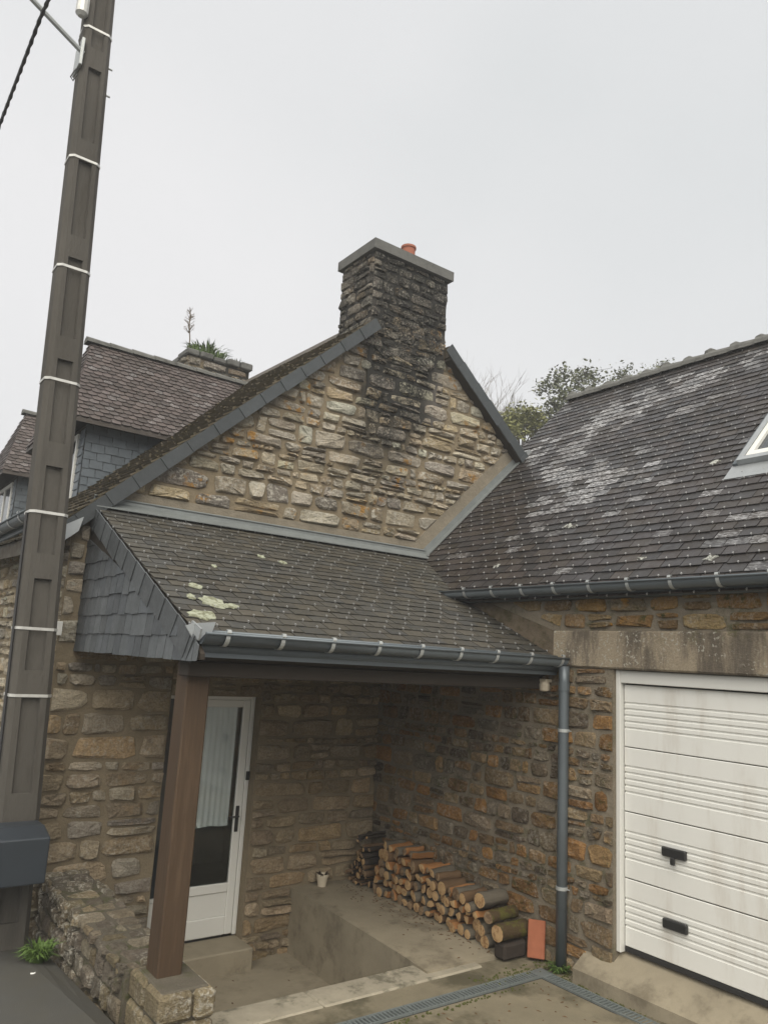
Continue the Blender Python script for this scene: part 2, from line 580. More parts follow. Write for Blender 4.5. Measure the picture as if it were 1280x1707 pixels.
def piece(thing, parent, name, verts, faces, mat, tint, stain=0.0, nrm=None, smooth=False):
    area = 0.0
    c = sum(verts, Vector()) / len(verts)
    px = [to_px(v) for v in verts]
    if all(px):
        xs = [max(-20, min(1300, p[0])) for p in px]
        ys = [max(-20, min(1727, p[1])) for p in px]
        area = (max(xs) - min(xs)) * (max(ys) - min(ys))
        if nrm is not None and nrm.dot(CAM - c) <= 0:
            area *= .02
    PIECES.setdefault((thing, name), []).append((area, parent, verts, faces, mat, tint, stain, smooth))


def flush_pieces():
    for (thing, name), lst in PIECES.items():
        lst.sort(key=lambda q: -q[0])
        k = 0
        for q in lst[:298]:
            if q[0] < 12:
                break
            mk(name, q[2], q[3], q[4], q[1], tint=q[5], stain=q[6], smooth=q[7])
            k += 1
        rest = lst[k:]
        if rest:
            mats = []
            vs, fs, ti, st, mi = [], [], [], [], []
            for a, par, v, f, mt, t, sn, sm in rest:
                if mt not in mats:
                    mats.append(mt)
                b = len(vs)
                vs += v
                fs += [tuple(i + b for i in g) for g in f]
                mi += [mats.index(mt)] * len(f)
                ti += [t] * len(v)
                st += [sn] * len(v)
            o = mk('small_' + name + 's' if 'stone' in name else 'far_' + name + 's', vs, fs, mats, thing, midx=mi, tint=ti, stain=st)
            o['kind'] = 'stuff'


def clip(poly, region):
    """Sutherland-Hodgman, region convex and counter-clockwise"""
    out = poly
    for i in range(len(region)):
        (ax, ay), (bx, by) = region[i], region[(i + 1) % len(region)]
        inp, out = out, []
        if not inp:
            return []
        sd_ = [(bx - ax) * (p[1] - ay) - (by - ay) * (p[0] - ax) for p in inp]
        for j in range(len(inp)):
            p, q, a, b = inp[j - 1], inp[j], sd_[j - 1], sd_[j]
            if (a >= 0) != (b >= 0):
                t = a / (a - b)
                out.append((p[0] + (q[0] - p[0]) * t, p[1] + (q[1] - p[1]) * t))
            if b >= 0:
                out.append(q)
    return out


def parea(p):
    return .5 * sum(p[i - 1][0] * p[i][1] - p[i][0] * p[i - 1][1] for i in range(len(p)))


def wob(u, k, seed):
    return math.sin(u * k + seed * 1.7) * .5 + math.sin(u * k * 2.3 + seed * 4.1) * .3 + math.sin(u * k * 4.7 + seed * 2.9) * .2


def rubble(thing, parent, frame, region, hs, asp, joint, proud, mat, pal, seed, wander=.03, split=.25, rough=1.0, name='stone'):
    """random rubble masonry: every stone its own irregular block; frame = origin, U, V, normal; region convex ccw in (u,v)"""
    r = random.Random(seed)
    O, A, B, Nn = [Vector(q) for q in frame]
    us = [p[0] for p in region]
    vs_ = [p[1] for p in region]
    u0, u1, v0, v1 = min(us), max(us), min(vs_), max(vs_)
    v = v0 - r.uniform(0, .05)
    row = 0
    cells = []
    while v < v1:
        h = r.uniform(*hs)
        if r.random() < .18:
            h *= .6
        lo = lambda u, a=v, k=row: a + wander * wob(u, 2.1, seed + k)
        hi = lambda u, a=v + h, k=row + 1: a + wander * wob(u, 2.1, seed + k)
        u = u0 - r.uniform(0, .3)
        while u < u1:
            w = h * r.uniform(*asp)
            if r.random() < .15:
                w *= .5
            w = max(.07, min(w, .75))
            s0, s1 = r.uniform(-.02, .02), r.uniform(-.02, .02)
            quad = [(u + s0, lo(u)), (u + w + s1, lo(u + w)), (u + w - s1, hi(u + w)), (u - s0, hi(u))]
            if h > .13 and w > .16 and r.random() < split:
                t = r.uniform(.35, .65)
                ml = (quad[0][0] * (1 - t) + quad[3][0] * t, quad[0][1] * (1 - t) + quad[3][1] * t)
                mr = (quad[1][0] * (1 - t) + quad[2][0] * t, quad[1][1] * (1 - t) + quad[2][1] * t + r.uniform(-.015, .015))
                cells += [[quad[0], quad[1], mr, ml], [ml, mr, quad[2], quad[3]]]
            else:
                cells.append(quad)
            u += w
        v += h
        row += 1
    for q in cells:
        cx, cy = sum(p[0] for p in q) / 4, sum(p[1] for p in q) / 4
        w = (q[1][0] - q[0][0] + q[2][0] - q[3][0]) / 2
        h = (q[3][1] - q[0][1] + q[2][1] - q[1][1]) / 2
        if w < .04 or h < .03:
            continue
        jx, jy = 1 - joint * r.uniform(.7, 1.5) / w, 1 - joint * r.uniform(.7, 1.5) / h
        if jx < .3 or jy < .3:
            continue
        e = r.uniform(.20, .52)
        n = 10
        ph = r.uniform(-.2, .2)
        poly = []
        for i in range(n):
            t = 6.28318 * (i + .5) / n + ph + r.uniform(-.12, .12)
            c_, s_ = math.cos(t), math.sin(t)
            a = math.copysign(abs(c_) ** e, c_) * jx * r.uniform(.86, 1.0)
            b = math.copysign(abs(s_) ** e, s_) * jy * r.uniform(.82, 1.0)
            a, b = (a + 1) / 2, (b + 1) / 2
            x = (q[0][0] * (1 - a) + q[1][0] * a) * (1 - b) + (q[3][0] * (1 - a) + q[2][0] * a) * b
            y = (q[0][1] * (1 - a) + q[1][1] * a) * (1 - b) + (q[3][1] * (1 - a) + q[2][1] * a) * b
            poly.append((x, y))
        a0 = parea(poly)
        poly = clip(poly, region)
        if len(poly) < 4 or parea(poly) < .25 * a0 or parea(poly) < .0015:
            continue
        n = len(poly)
        cx, cy = sum(p[0] for p in poly) / n, sum(p[1] for p in poly) / n
        pr = proud * r.uniform(.5, 1.35)
        tx, ty = r.uniform(-.25, .25), r.uniform(-.3, .3)
        vv = [O + A * x + B * y - Nn * .02 for x, y in poly]
        jt = .30 * rough
        for x, y in poly:
            vv.append(O + A * (cx + (x - cx) * .97) + B * (cy + (y - cy) * .97) + Nn * pr * r.uniform(.25, .6))
        k2 = r.uniform(.72, .88)
        for x, y in poly:
            dd = pr * (1 + r.uniform(-jt, jt) * 1.6) + ((x - cx) * tx + (y - cy) * ty) * .35
            vv.append(O + A * (cx + (x - cx) * k2 + r.uniform(-.01, .01)) + B * (cy + (y - cy) * k2 + r.uniform(-.008, .008)) + Nn * max(dd, pr * .5))
        vv.append(O + A * (cx + r.uniform(-.1, .1) * w) + B * (cy + r.uniform(-.1, .1) * h) + Nn * pr * r.uniform(.95, 1.3))
        fl = A.cross(B).dot(Nn) > 0
        ff = []
        for ring in (0, 1):
            for i in range(n):
                j = (i + 1) % n
                ff.append((ring * n + i, ring * n + j, (ring + 1) * n + j, (ring + 1) * n + i))
        for i in range(n):
            ff.append((2 * n + i, 2 * n + (i + 1) % n, 3 * n))
        if not fl:
            ff = [f[::-1] for f in ff]
        base = r.choice(pal)
        g = r.uniform(.66, 1.18)
        tint = tuple(min(.6, c_ * g * r.uniform(.985, 1.015)) for c_ in base)
        piece(thing, parent, name, vv, ff, mat, tint, 0.0, Nn)


def slates(thing, parent, frame, region, ex, wd, mat, tintf, seed, thick=.009, name='slate', jit=.012, hooks=None, length=1.5, off=.004, scallop=False, ragged=0.0, minarea=.15):
    """courses of single slates: frame = origin at the eave, E along the eave, S up the slope, normal; region convex ccw in (e,s)"""
    r = random.Random(seed)
    O, E_, S_, Nn = [Vector(q) for q in frame]
    es = [p[0] for p in region]
    ss = [p[1] for p in region]
    k = 0
    s = min(ss)
    fl = E_.cross(S_).dot(Nn) > 0
    while s < max(ss) - .02:
        e = min(es) - (wd * .5 if k % 2 else 0)
        while e < max(es):
            w = wd * r.uniform(.94, 1.06)
            g = .004
            d0 = r.uniform(-jit, jit) * .6 - (r.random() < ragged) * .02
            poly = [(e + g, s + d0), (e + w - g, s + d0 + r.uniform(-jit, jit) * .4), (e + w - g, s + ex * length), (e + g, s + ex * length)]
            if scallop:
                poly = [(e + g, s + d0 + ex * .22), (e + w * .25, s + d0 + ex * .03), (e + w * .5, s + d0), (e + w * .75, s + d0 + ex * .03), (e + w - g, s + d0 + ex * .22)] + poly[2:]
            q = clip(poly, region)
            if len(q) >= 3 and parea(q) > minarea * wd * ex:
                n = len(q)
                up = thick * 1.6 + r.uniform(0, .004)
                tw = r.uniform(-.003, .003)
                zt = [off + up * (1 - (y - s) / (ex * length)) + tw * (x - e) / w for x, y in q]
                vv = [O + E_ * x + S_ * y + Nn * z for (x, y), z in zip(q, zt)]
                vv += [O + E_ * x + S_ * y + Nn * max(z - thick, 0.0) for (x, y), z in zip(q, zt)]
                ff = [tuple(range(n))] + [((i + 1) % n, i, i + n, (i + 1) % n + n) for i in range(n)]
                if not fl:
                    ff = [f[::-1] for f in ff]
                cx, cy = e + w / 2, s + ex / 2
                tint, st = tintf(cx, cy, r)
                piece(thing, parent, name, vv, ff, mat, tint, st, Nn)
                if hooks is not None and len(q) == len(poly) and r.random() < hooks[1]:
                    p0 = O + E_ * (e + w / 2 + r.uniform(-.006, .006)) + S_ * (s + d0 - .004) + Nn * (off + up + .002)
                    hv = []
                    for a_, b_, c_ in ((-1, 0, 0), (1, 0, 0), (1, 1, 0), (-1, 1, 0), (-1, 0, 1), (1, 0, 1), (1, 1, 1), (-1, 1, 1)):
                        hv.append(p0 + E_ * a_ * .004 + S_ * b_ * .018 + Nn * (c_ * .008 - .008 * (1 - b_) * (1 - c_)))
                    hooks[0].add(hv, [(4, 5, 6, 7), (0, 1, 5, 4), (1, 2, 6, 5), (2, 3, 7, 6), (3, 0, 4, 7)])
            e += w
        s += ex
        k += 1


# ------------------------------------------------------------------ roof and wall planes
# X runs along the gable, -Y towards the street, Z up; gable wall is y = 0, garage wall is x = 0
GX0, GX1, APX, APZ = -3.76, 4.05, .14, 7.02          # gable corners and apex
SL, SR = .925, .83                                    # roof slopes left / right
zl = lambda x: APZ + SL * (x - APX)
zr = lambda x: APZ - SR * (x - APX)
PZ0, PS = 3.53, .444                                  # porch roof: z = PZ0 + PS*y
GZ0, GS = 2.97, .957                                  # garage roof: z = GZ0 + GS*x
GRX = 3.74                                            # garage ridge
PX0 = -3.575                                          # porch left edge
PY1 = -2.76                                           # porch eave
road_z = lambda y: -.31 - .115 * y if y < 1.5 else -.4825


def ground_z(x, y):
    t = max(0, min(1, (x + 3.9) / .5))
    d = -.305 - .045 * min(0, y + 3.6)
    return road_z(max(y, -60)) * (1 - t) + d * t


# ------------------------------------------------------------------ the ground
xs = [-160, -120, -60, -30, -15, -10, -7, -5, -4.3, -3.9, -3.8, -3.7, -3.6, -3.5, -3.4, -3, -2, -1, 0, 2, 5, 10, 20, 60, 110, 160]
ys = [-160, -100, -50, -25, -15, -10, -8, -6.5, -5, -4.2, -3.6, -3.2, -2.83, -2.42, -2, -1, 0, .5, 1.5, 4, 10, 20, 60, 120, 200]
mb = MB()
gv = []
for y in ys:
    for x in xs:
        z = ground_z(x, y)
        if x >= -3.6 and y > -2.5:
            z = -1.25                                   # under the porch, house and garage
        gv.append((x, y, z))
nx = len(xs)
gf, gm = [], []
for j in range(len(ys) - 1):
    for i in range(nx - 1):
        gf.append((j * nx + i, j * nx + i + 1, (j + 1) * nx + i + 1, (j + 1) * nx + i))
        gm.append(0 if xs[i] < -3.75 or ys[j] < -9 else 1)
mb.v, mb.f, mb.m = [Vector(v) for v in gv], gf, gm
tag(mb.obj('ground', [M['asphalt'], M['drive']]), kind='structure')

# porch floor (lower), step, kerb, apron
mb = MB().box((-3.35, -2.30, -1.15), (-.95, .22, -.885))
tag(mb.obj('porch_floor', M['concrete']), kind='structure')
mb = MB().bbox((-2.72, -.26, -.90), (-1.57, .16, -.685), .012)
tag(mb.obj('door_step', M['concrete']), kind='structure')
mb = MB()
seg = [-3.12, -2.2, -1.45, -.62]
for a, b in zip(seg, seg[1:]):
    mb.bbox((a + .003, -2.53, -1.1), (b - .003, -2.235, -.285 + U(-.004, .004)), .012)
tag(mb.obj('kerb', M['kerb']), kind='structure')

# raised concrete plinth the logs lie on: a wedge falling towards the street
PLX = -1.04
mb = MB()
prof = [(.0, -1.2), (.0, -.245), (-1.0, -.25), (-2.0, -.255), (-2.44, -.265), (-2.46, -1.2)]
vs = [(PLX - .05 * -y, y, z) for y, z in prof] + [(.02, y, z) for y, z in prof]
mb.add(vs, [tuple(range(6)), tuple(range(6, 12))[::-1]] + [(i, i + 6, (i + 1) % 6 + 6, (i + 1) % 6) for i in range(6)])
pl = mb.obj('concrete_ledge', M['concrete'])
tag(pl, 'raised grey concrete ledge beside the sunken porch floor, firewood stacked on it', 'ledge')


def plinth_z(y):
    for (a, za), (b, zb) in zip(prof[1:], prof[2:]):
        if b <= y <= a:
            return za + (zb - za) * (a - y) / (a - b)
    return -.265


mb = MB()
mb.prism([(-.16, -.9), (-.16, -.195), (-.12, -.165), (.12, -.012), (.30, -.006), (.30, -.9)], (0, -3.10, 0), X, Z, (0, -4.2, 0))
tag(mb.obj('garage_apron', M['concrete']), kind='structure')

# ------------------------------------------------------------------ stone house
PAL_G = [(.52, .46, .35), (.46, .41, .33), (.55, .48, .36), (.42, .38, .32), (.50, .41, .27), (.36, .325, .28), (.58, .53, .43), (.46, .38, .27), (.56, .50, .39)]
PAL_P = [(.50, .395, .26), (.46, .37, .25), (.52, .42, .29), (.42, .35, .255), (.50, .375, .225)]
PAL_B = [(.28, .175, .085), (.33, .22, .11), (.22, .155, .09), (.33, .25, .15), (.25, .215, .165), (.34, .19, .075), (.16, .125, .09), (.29, .235, .165)]
PAL_L = [(.25, .21, .155), (.22, .19, .15), (.27, .235, .175), (.19, .165, .13), (.28, .23, .15)]
PAL_C = [(.28, .25, .21), (.20, .185, .16), (.33, .30, .25), (.16, .145, .13), (.26, .21, .15)]

house = empty('stone_house', (0, .2, -.6), 'old rubble stone house with a tall gable, slate roof and stone chimney', 'house')
DX0, DX1, DZ1 = -2.60, -1.585, 1.735                  # door opening
gable = MB().prism([(GX0, -1.2), (DX0, -1.2), (DX0, DZ1), (DX1, DZ1), (DX1, -1.2), (GX1, -1.2), (GX1, zr(GX1) - .12), (APX, APZ - .12), (GX0, zl(GX0) - .12)],
                   (0, 0, 0), X, Z, (0, .45, 0)).obj('gable_wall', M['mortar'], house)
FG = ((0, 0, 0), X, Z, -Y)
# upper gable: what shows above the two abutting roofs
rubble(house, gable, FG, [(-3.36, 3.725), (.42, 3.725), (2.14, 5.36), (.86, 6.36), (APX, 6.86), (-.5, 6.30)], (.105, .215), (1.0, 3.6), .015, .036, M['gable_stone'], PAL_G, 5, .035, .22)
# behind the porch: left of the door, right of it, over it
rubble(house, gable, FG, [(-3.74, -.88), (DX0 - .01, -.88), (DX0 - .01, 2.2), (-3.74, 2.2)], (.14, .25), (1.1, 3.4), .012, .036, M['corner_stone'], PAL_P + PAL_G, 8, .03, .15)
rubble(house, gable, FG, [(DX1 + .01, -.9), (-.0, -.9), (-.0, 2.2), (DX1 + .01, 2.2)], (.11, .21), (1.2, 3.6), .012, .04, M['porch_stone'], PAL_P, 9, .03, .15)
rubble(house, gable, FG, [(DX0, DZ1 + .01), (DX1, DZ1 + .01), (DX1, 2.2), (DX0, 2.2)], (.12, .2), (1.5, 3.4), .022, .03, M['porch_stone'], PAL_P, 10, .02, .1)
# corner left of the slate cheek
rubble(house, gable, FG, [(-3.75, 2.2), (-3.60, 2.2), (-3.60, 3.34), (-3.75, 3.34)], (.14, .3), (1.2, 2), .016, .03, M['gable_stone'], PAL_G, 12, .02, 0)
# west wall along the street
west = MB().box((GX0, .45, -1.2), (GX0 + .4, 11, 3.42)).obj('street_wall', M['mortar'], house)
FWs = ((GX0, 0, 0), Y, Z, -X)
rubble(house, west, FWs, [(.0, -.6), (5.5, -.6), (5.5, 3.36), (0, 3.36)], (.12, .25), (.9, 2.6), .024, .03, M['gable_stone'], PAL_G, 14, .03, .2)
MB().box((GX1 - .4, .45, -1.2), (GX1, 11, 3.6)).obj('rear_wall', M['mortar'], house)
# cement fillets where the roofs meet the gable
mb = MB()
mb.prism([(-3.55, PZ0 - .02), (.60, PZ0 - .02), (2.36, 5.215), (2.12, 5.36), (.42, 3.715), (-3.34, 3.715)], (0, -.001, 0), X, Z, (0, -.022, 0))
mb.obj('cement_fillet', M['cement'], house)

# roof slabs (deck), left slope faces the street
ev = -4.0
nl = V(-SL, 0, 1).normalized()
nr = V(SR, 0, 1).normalized()
roof = MB()
TW = .028                                              # the old roof sags behind the gable
for ya_, yb_, za_, tw_ in ((-.10, 8.4, 0.0, TW), (8.4, 11.1, TW * 8.5, 0.0)):
    dd = (0, yb_ - ya_, (yb_ - ya_) * tw_)
    roof.prism([(ev, zl(ev)), (-.49, zl(-.49)), (-.49, zl(-.49) - .16), (ev, zl(ev) - .16)], (0, ya_, za_), X, Z, dd)
    roof.prism([(.79, zr(.79)), (4.3, zr(4.3)), (4.3, zr(4.3) - .16), (.79, zr(.79) - .16)], (0, ya_, za_), X, Z, dd)
    y2, z2 = (.74, TW * .84) if ya_ < 0 else (ya_, za_)
    roof.prism([(-.489, zl(-.489)), (APX, APZ), (.789, zr(.789)), (.789, zr(.789) - .16), (APX, APZ - .16), (-.489, zl(-.489) - .16)], (0, y2, z2), X, Z, (0, yb_ - y2, (yb_ - y2) * tw_))
roof = roof.obj('roof', M['slate_house'], house, tint=(.06, .05, .042), stain=0.0)


def tint_house(e, s, r):
    g = r.uniform(.6, 1.3)
    return (.085 * g, .070 * g, .048 * g), 0.0


Ls = V(1, 0, SL).normalized()
ll = math.hypot(APX - ev, APZ - zl(ev))
lc = (-.50 - ev) / (APX - ev) * ll
YT = V(0, 1, TW).normalized()
slates(house, roof, ((ev - .02, -.13, zl(ev - .02)), YT, Ls, nl), [(0, 0), (8.4, 0), (8.4, lc), (0, lc)], .125, .19, M['slate_house'], tint_house, 21, .020, jit=.03, ragged=.3)
Rs = V(-1, 0, SR).normalized()
lr = math.hypot(4.3 - APX, APZ - zr(4.3))
slates(house, roof, ((4.3, -.13, zr(4.3)), YT, Rs, nr), [(0, 0), (1.2, 0), (1.2, lr * .83), (0, lr * .83)], .125, .2, M['slate_house'], tint_house, 22, .012, jit=.015)


def verge(x0, x1, slope_fn, slope, y, wdt, mat, seed, ln):
    """slates nailed along the gable edge of the roof, each lapping the next"""
    r = random.Random(seed)
    d = V(1, 0, slope).normalized()
    nn = V(-slope, 0, 1).normalized()
    tot = (x1 - x0) * math.hypot(1, slope)
    s = 0
    k = 0
    p0 = V(x0, y, slope_fn(x0))
    while s < tot:
        L = min(ln * r.uniform(.9, 1.1), tot - s + .01)
        jj = r.uniform(-.006, .006)
        a, b = p0 + d * (s - .02), p0 + d * (s + L)
        o0, o1 = -.016 - .006, -.016 + .004
        vv = []
        for yy in (0, .011):
            vv += [a + nn * (.012 + jj) + Y * (o0 + yy), b + nn * (.012 + jj) + Y * (o1 + yy), b - nn * (wdt + jj) + Y * (o1 + yy), a - nn * (wdt + jj) + Y * (o0 + yy)]
        ff = [(0, 3, 2, 1), (4, 5, 6, 7), (0, 1, 5, 4), (1, 2, 6, 5), (2, 3, 7, 6), (3, 0, 4, 7)]
        g = r.uniform(.85, 1.2)
        piece(house, roof, 'verge_slate', vv, ff, mat, (.040 * g, .047 * g, .052 * g), 0.0, -Y)
        s += L
        k += 1


verge(-4.0, -.49, zl, SL, -.14, .125, M['slate_verge'], 31, .34)
verge(.80, 2.52, zr, -SR, -.14, .15, M['slate_verge'], 32, .33)
MB().prism([(-4.0, zl(-4.0) - .02), (-.49, zl(-.49) - .02), (-.49, zl(-.49) - .15), (-4.0, zl(-4.0) - .15)], (0, -.145, 0), X, Z, (0, .14, 0)).obj('barge_board', M['dark'], house)
MB().prism([(.8, zr(.8) - .02), (2.5, zr(2.5) - .02), (2.5, zr(2.5) - .2), (.8, zr(.8) - .2)], (0, -.145, 0), X, Z, (0, .14, 0)).obj('barge_board', M['dark'], house)


def gutter(O, D, out, L, R=.062, flange=.10, hook_d=.40, hook0=.2, parent=None, n=10):
    """eaves gutter: half-round trough with bead, fascia flange and curled strap hooks"""
    O, D, out = Vector(O), Vector(D), Vector(out)
    pr = [(0, -flange), (.012, -flange), (.014, -.035)]
    for i in range(n + 1):
        a = math.pi * (1.08 + .92 * i / n)
        pr.append((R + .012 + R * math.cos(a), R * math.sin(a) + .03))
    xe, ye = pr[-1]
    for i in range(7):
        a = math.pi - i * 1.0
        pr.append((xe + .010 + .010 * math.cos(a), ye + .010 * math.sin(a) + .004))
    mb = MB()
    th = .004
    inner = [(a, b + .0) for a, b in pr]
    vs, fs = [], []
    for k in (0, 1):
        for a, b in inner:
            vs.append(O + D * (L * k) + out * a + Z * b)
    m_ = len(inner)
    for i in range(m_ - 1):
        fs.append((i, i + 1, m_ + i + 1, m_ + i))
    mb.add(vs, fs)
    # end caps
    cap = [i for i in range(2, 3 + n + 1)]
    mb.f += [tuple(cap), tuple(m_ + i for i in cap[::-1])]
    mb.m += [0, 0]
    # roll on the back edge, under the slates
    mb.tube([O + out * .005 + Z * .048, O + D * L + out * .005 + Z * .048], .012, 6)
    g = mb.obj('gutter', M['zinc_dark'], parent)
    sol = g.modifiers.new('thickness', 'SOLIDIFY')
    sol.thickness = .003
    for p in g.data.polygons:
        p.use_smooth = True
    d = hook0
    while d < L - .02:
        hb = MB()
        path = []
        for i in range(9):
            a = math.pi * (1.25 + .75 * i / 8)
            path.append((R + .012 + (R + .007) * math.cos(a), (R + .007) * math.sin(a) + .03))
        path += [(2 * R + .030, .050), (2 * R + .026, .066), (2 * R + .012, .068), (2 * R + .006, .058)]
        w = .015
        vs, fs = [], []
        for a, b in path:
            for e in (-w, w):
                vs.append(O + D * (d + e) + out * a + Z * b)
                vs.append(O + D * (d + e) + out * (a + .004) + Z * (b - .003))
        for i in range(len(path) - 1):
            k = 4 * i
            fs += [(k, k + 2, k + 6, k + 4), (k + 1, k + 5, k + 7, k + 3), (k, k + 4, k + 5, k + 1), (k + 2, k + 3, k + 7, k + 6)]
        hb.add(vs, fs)
        hb.obj('gutter_hook', M['galv'], g)
        d += hook_d
    return g


gutter((-4.03, 7.2, 3.36), (0, -1, 0), -X, 7.40, .065, .08, .5, .3, house)
# zinc end piece of the house gutter curling over the gable corner
mb = MB()
mb.prism([(0, 0), (.30, .19), (.27, .05), (.16, -.05), (.05, -.06)], (-4.02, -.20, zl(-4.02) + .01), X, Z, (0, .10, 0))
mb.obj('zinc_corner', M['zinc'], house)

# chimney on the apex
CX0, CX1, CY1, CZ1 = -.475, .775, .74, 7.47
chim = MB().box((CX0, -.012, 5.3), (CX1, CY1, CZ1)).obj('chimney', M['mortar_chimney'], house)
kw = dict(hs=(.09, .18), asp=(.9, 2.6), joint=.012, proud=.024, mat=M['gable_stone'], wander=.02, split=.15, rough=1.0)
rubble(house, chim, ((0, -.012, 0), X, Z, -Y), [(CX0, 6.18), (-.2, 6.0), (.5, 6.0), (CX1, 6.42), (CX1, 7.45), (CX0, 7.45)], pal=PAL_C, seed=41, **kw)
rubble(house, chim, ((CX0, 0, 0), Y, Z, -X), [(-.01, 6.2), (CY1, 6.2), (CY1, 7.45), (-.01, 7.45)], pal=PAL_C, seed=42, **kw)
rubble(house, chim, ((CX1, 0, 0), Y, Z, X), [(-.01, 6.35), (CY1, 6.35), (CY1, 7.45), (-.01, 7.45)], pal=PAL_C, seed=43, **kw)
mb = MB()
c0 = [(-.530, -.080), (.835, -.080), (.835, .80), (-.530, .80)]
mb.add([(x, y, 7.465) for x, y in c0] + [(x, y, 7.60) for x, y in c0] + [(-.1, .20, 7.665), (.42, .20, 7.665), (.42, .55, 7.665), (-.1, .55, 7.665)],
       [(0, 3, 2, 1)] + [(i, (i + 1) % 4, (i + 1) % 4 + 4, i + 4) for i in range(4)] + [(4 + i, 4 + (i + 1) % 4, 8 + (i + 1) % 4, 8 + i) for i in range(4)] + [(8, 9, 10, 11)])
mb.obj('chimney_cap', M['cap'], chim)
MB().lathe((.30, .30, 7.63), [(.105, 0), (.105, .10), (.095, .12), (.095, .27), (.108, .28), (.108, .31), (.08, .31), (.08, .25)], 20).obj('chimney_pot', M['terracotta'], chim)

# far chimney on the ridge, overgrown
c2 = MB().box((-.72, 5.6, 6.2), (.52, 6.5, 7.62)).obj('rear_chimney', M['mortar'], house)
kw2 = dict(hs=(.10, .2), asp=(1.2, 3.2), joint=.02, proud=.05, mat=M['low_stone'], wander=.02, split=.1, rough=1.3)
rubble(house, c2, ((0, 5.6, 0), X, Z, -Y), [(-.72, 6.6), (.52, 6.6), (.52, 7.64), (-.72, 7.64)], pal=PAL_C, seed=45, **kw2)
rubble(house, c2, ((-.72, 0, 0), Y, Z, -X), [(5.6, 6.2), (6.5, 6.2), (6.5, 7.64), (5.6, 7.64)], pal=PAL_C, seed=46, **kw2)
mb = MB()
for i in range(5):
    a = -.80 + i * .275
    mb.bbox((a, 5.5 + U(0, .05), 7.62), (a + .25, 6.0, 7.71 + U(0, .05)), .02)
    mb.bbox((a + .04, 6.01, 7.62), (a + .27, 6.6, 7.71 + U(0, .05)), .02)
mb.obj('chimney_coping', M['cap'], c2)

# dormers on the street slope
def tint_dorm(e, s, r):
    g = r.uniform(.65, 1.35)
    return (.075 * g, .06 * g, .058 * g), (r.uniform(0, .35) if r.random() < .25 else 0.0)


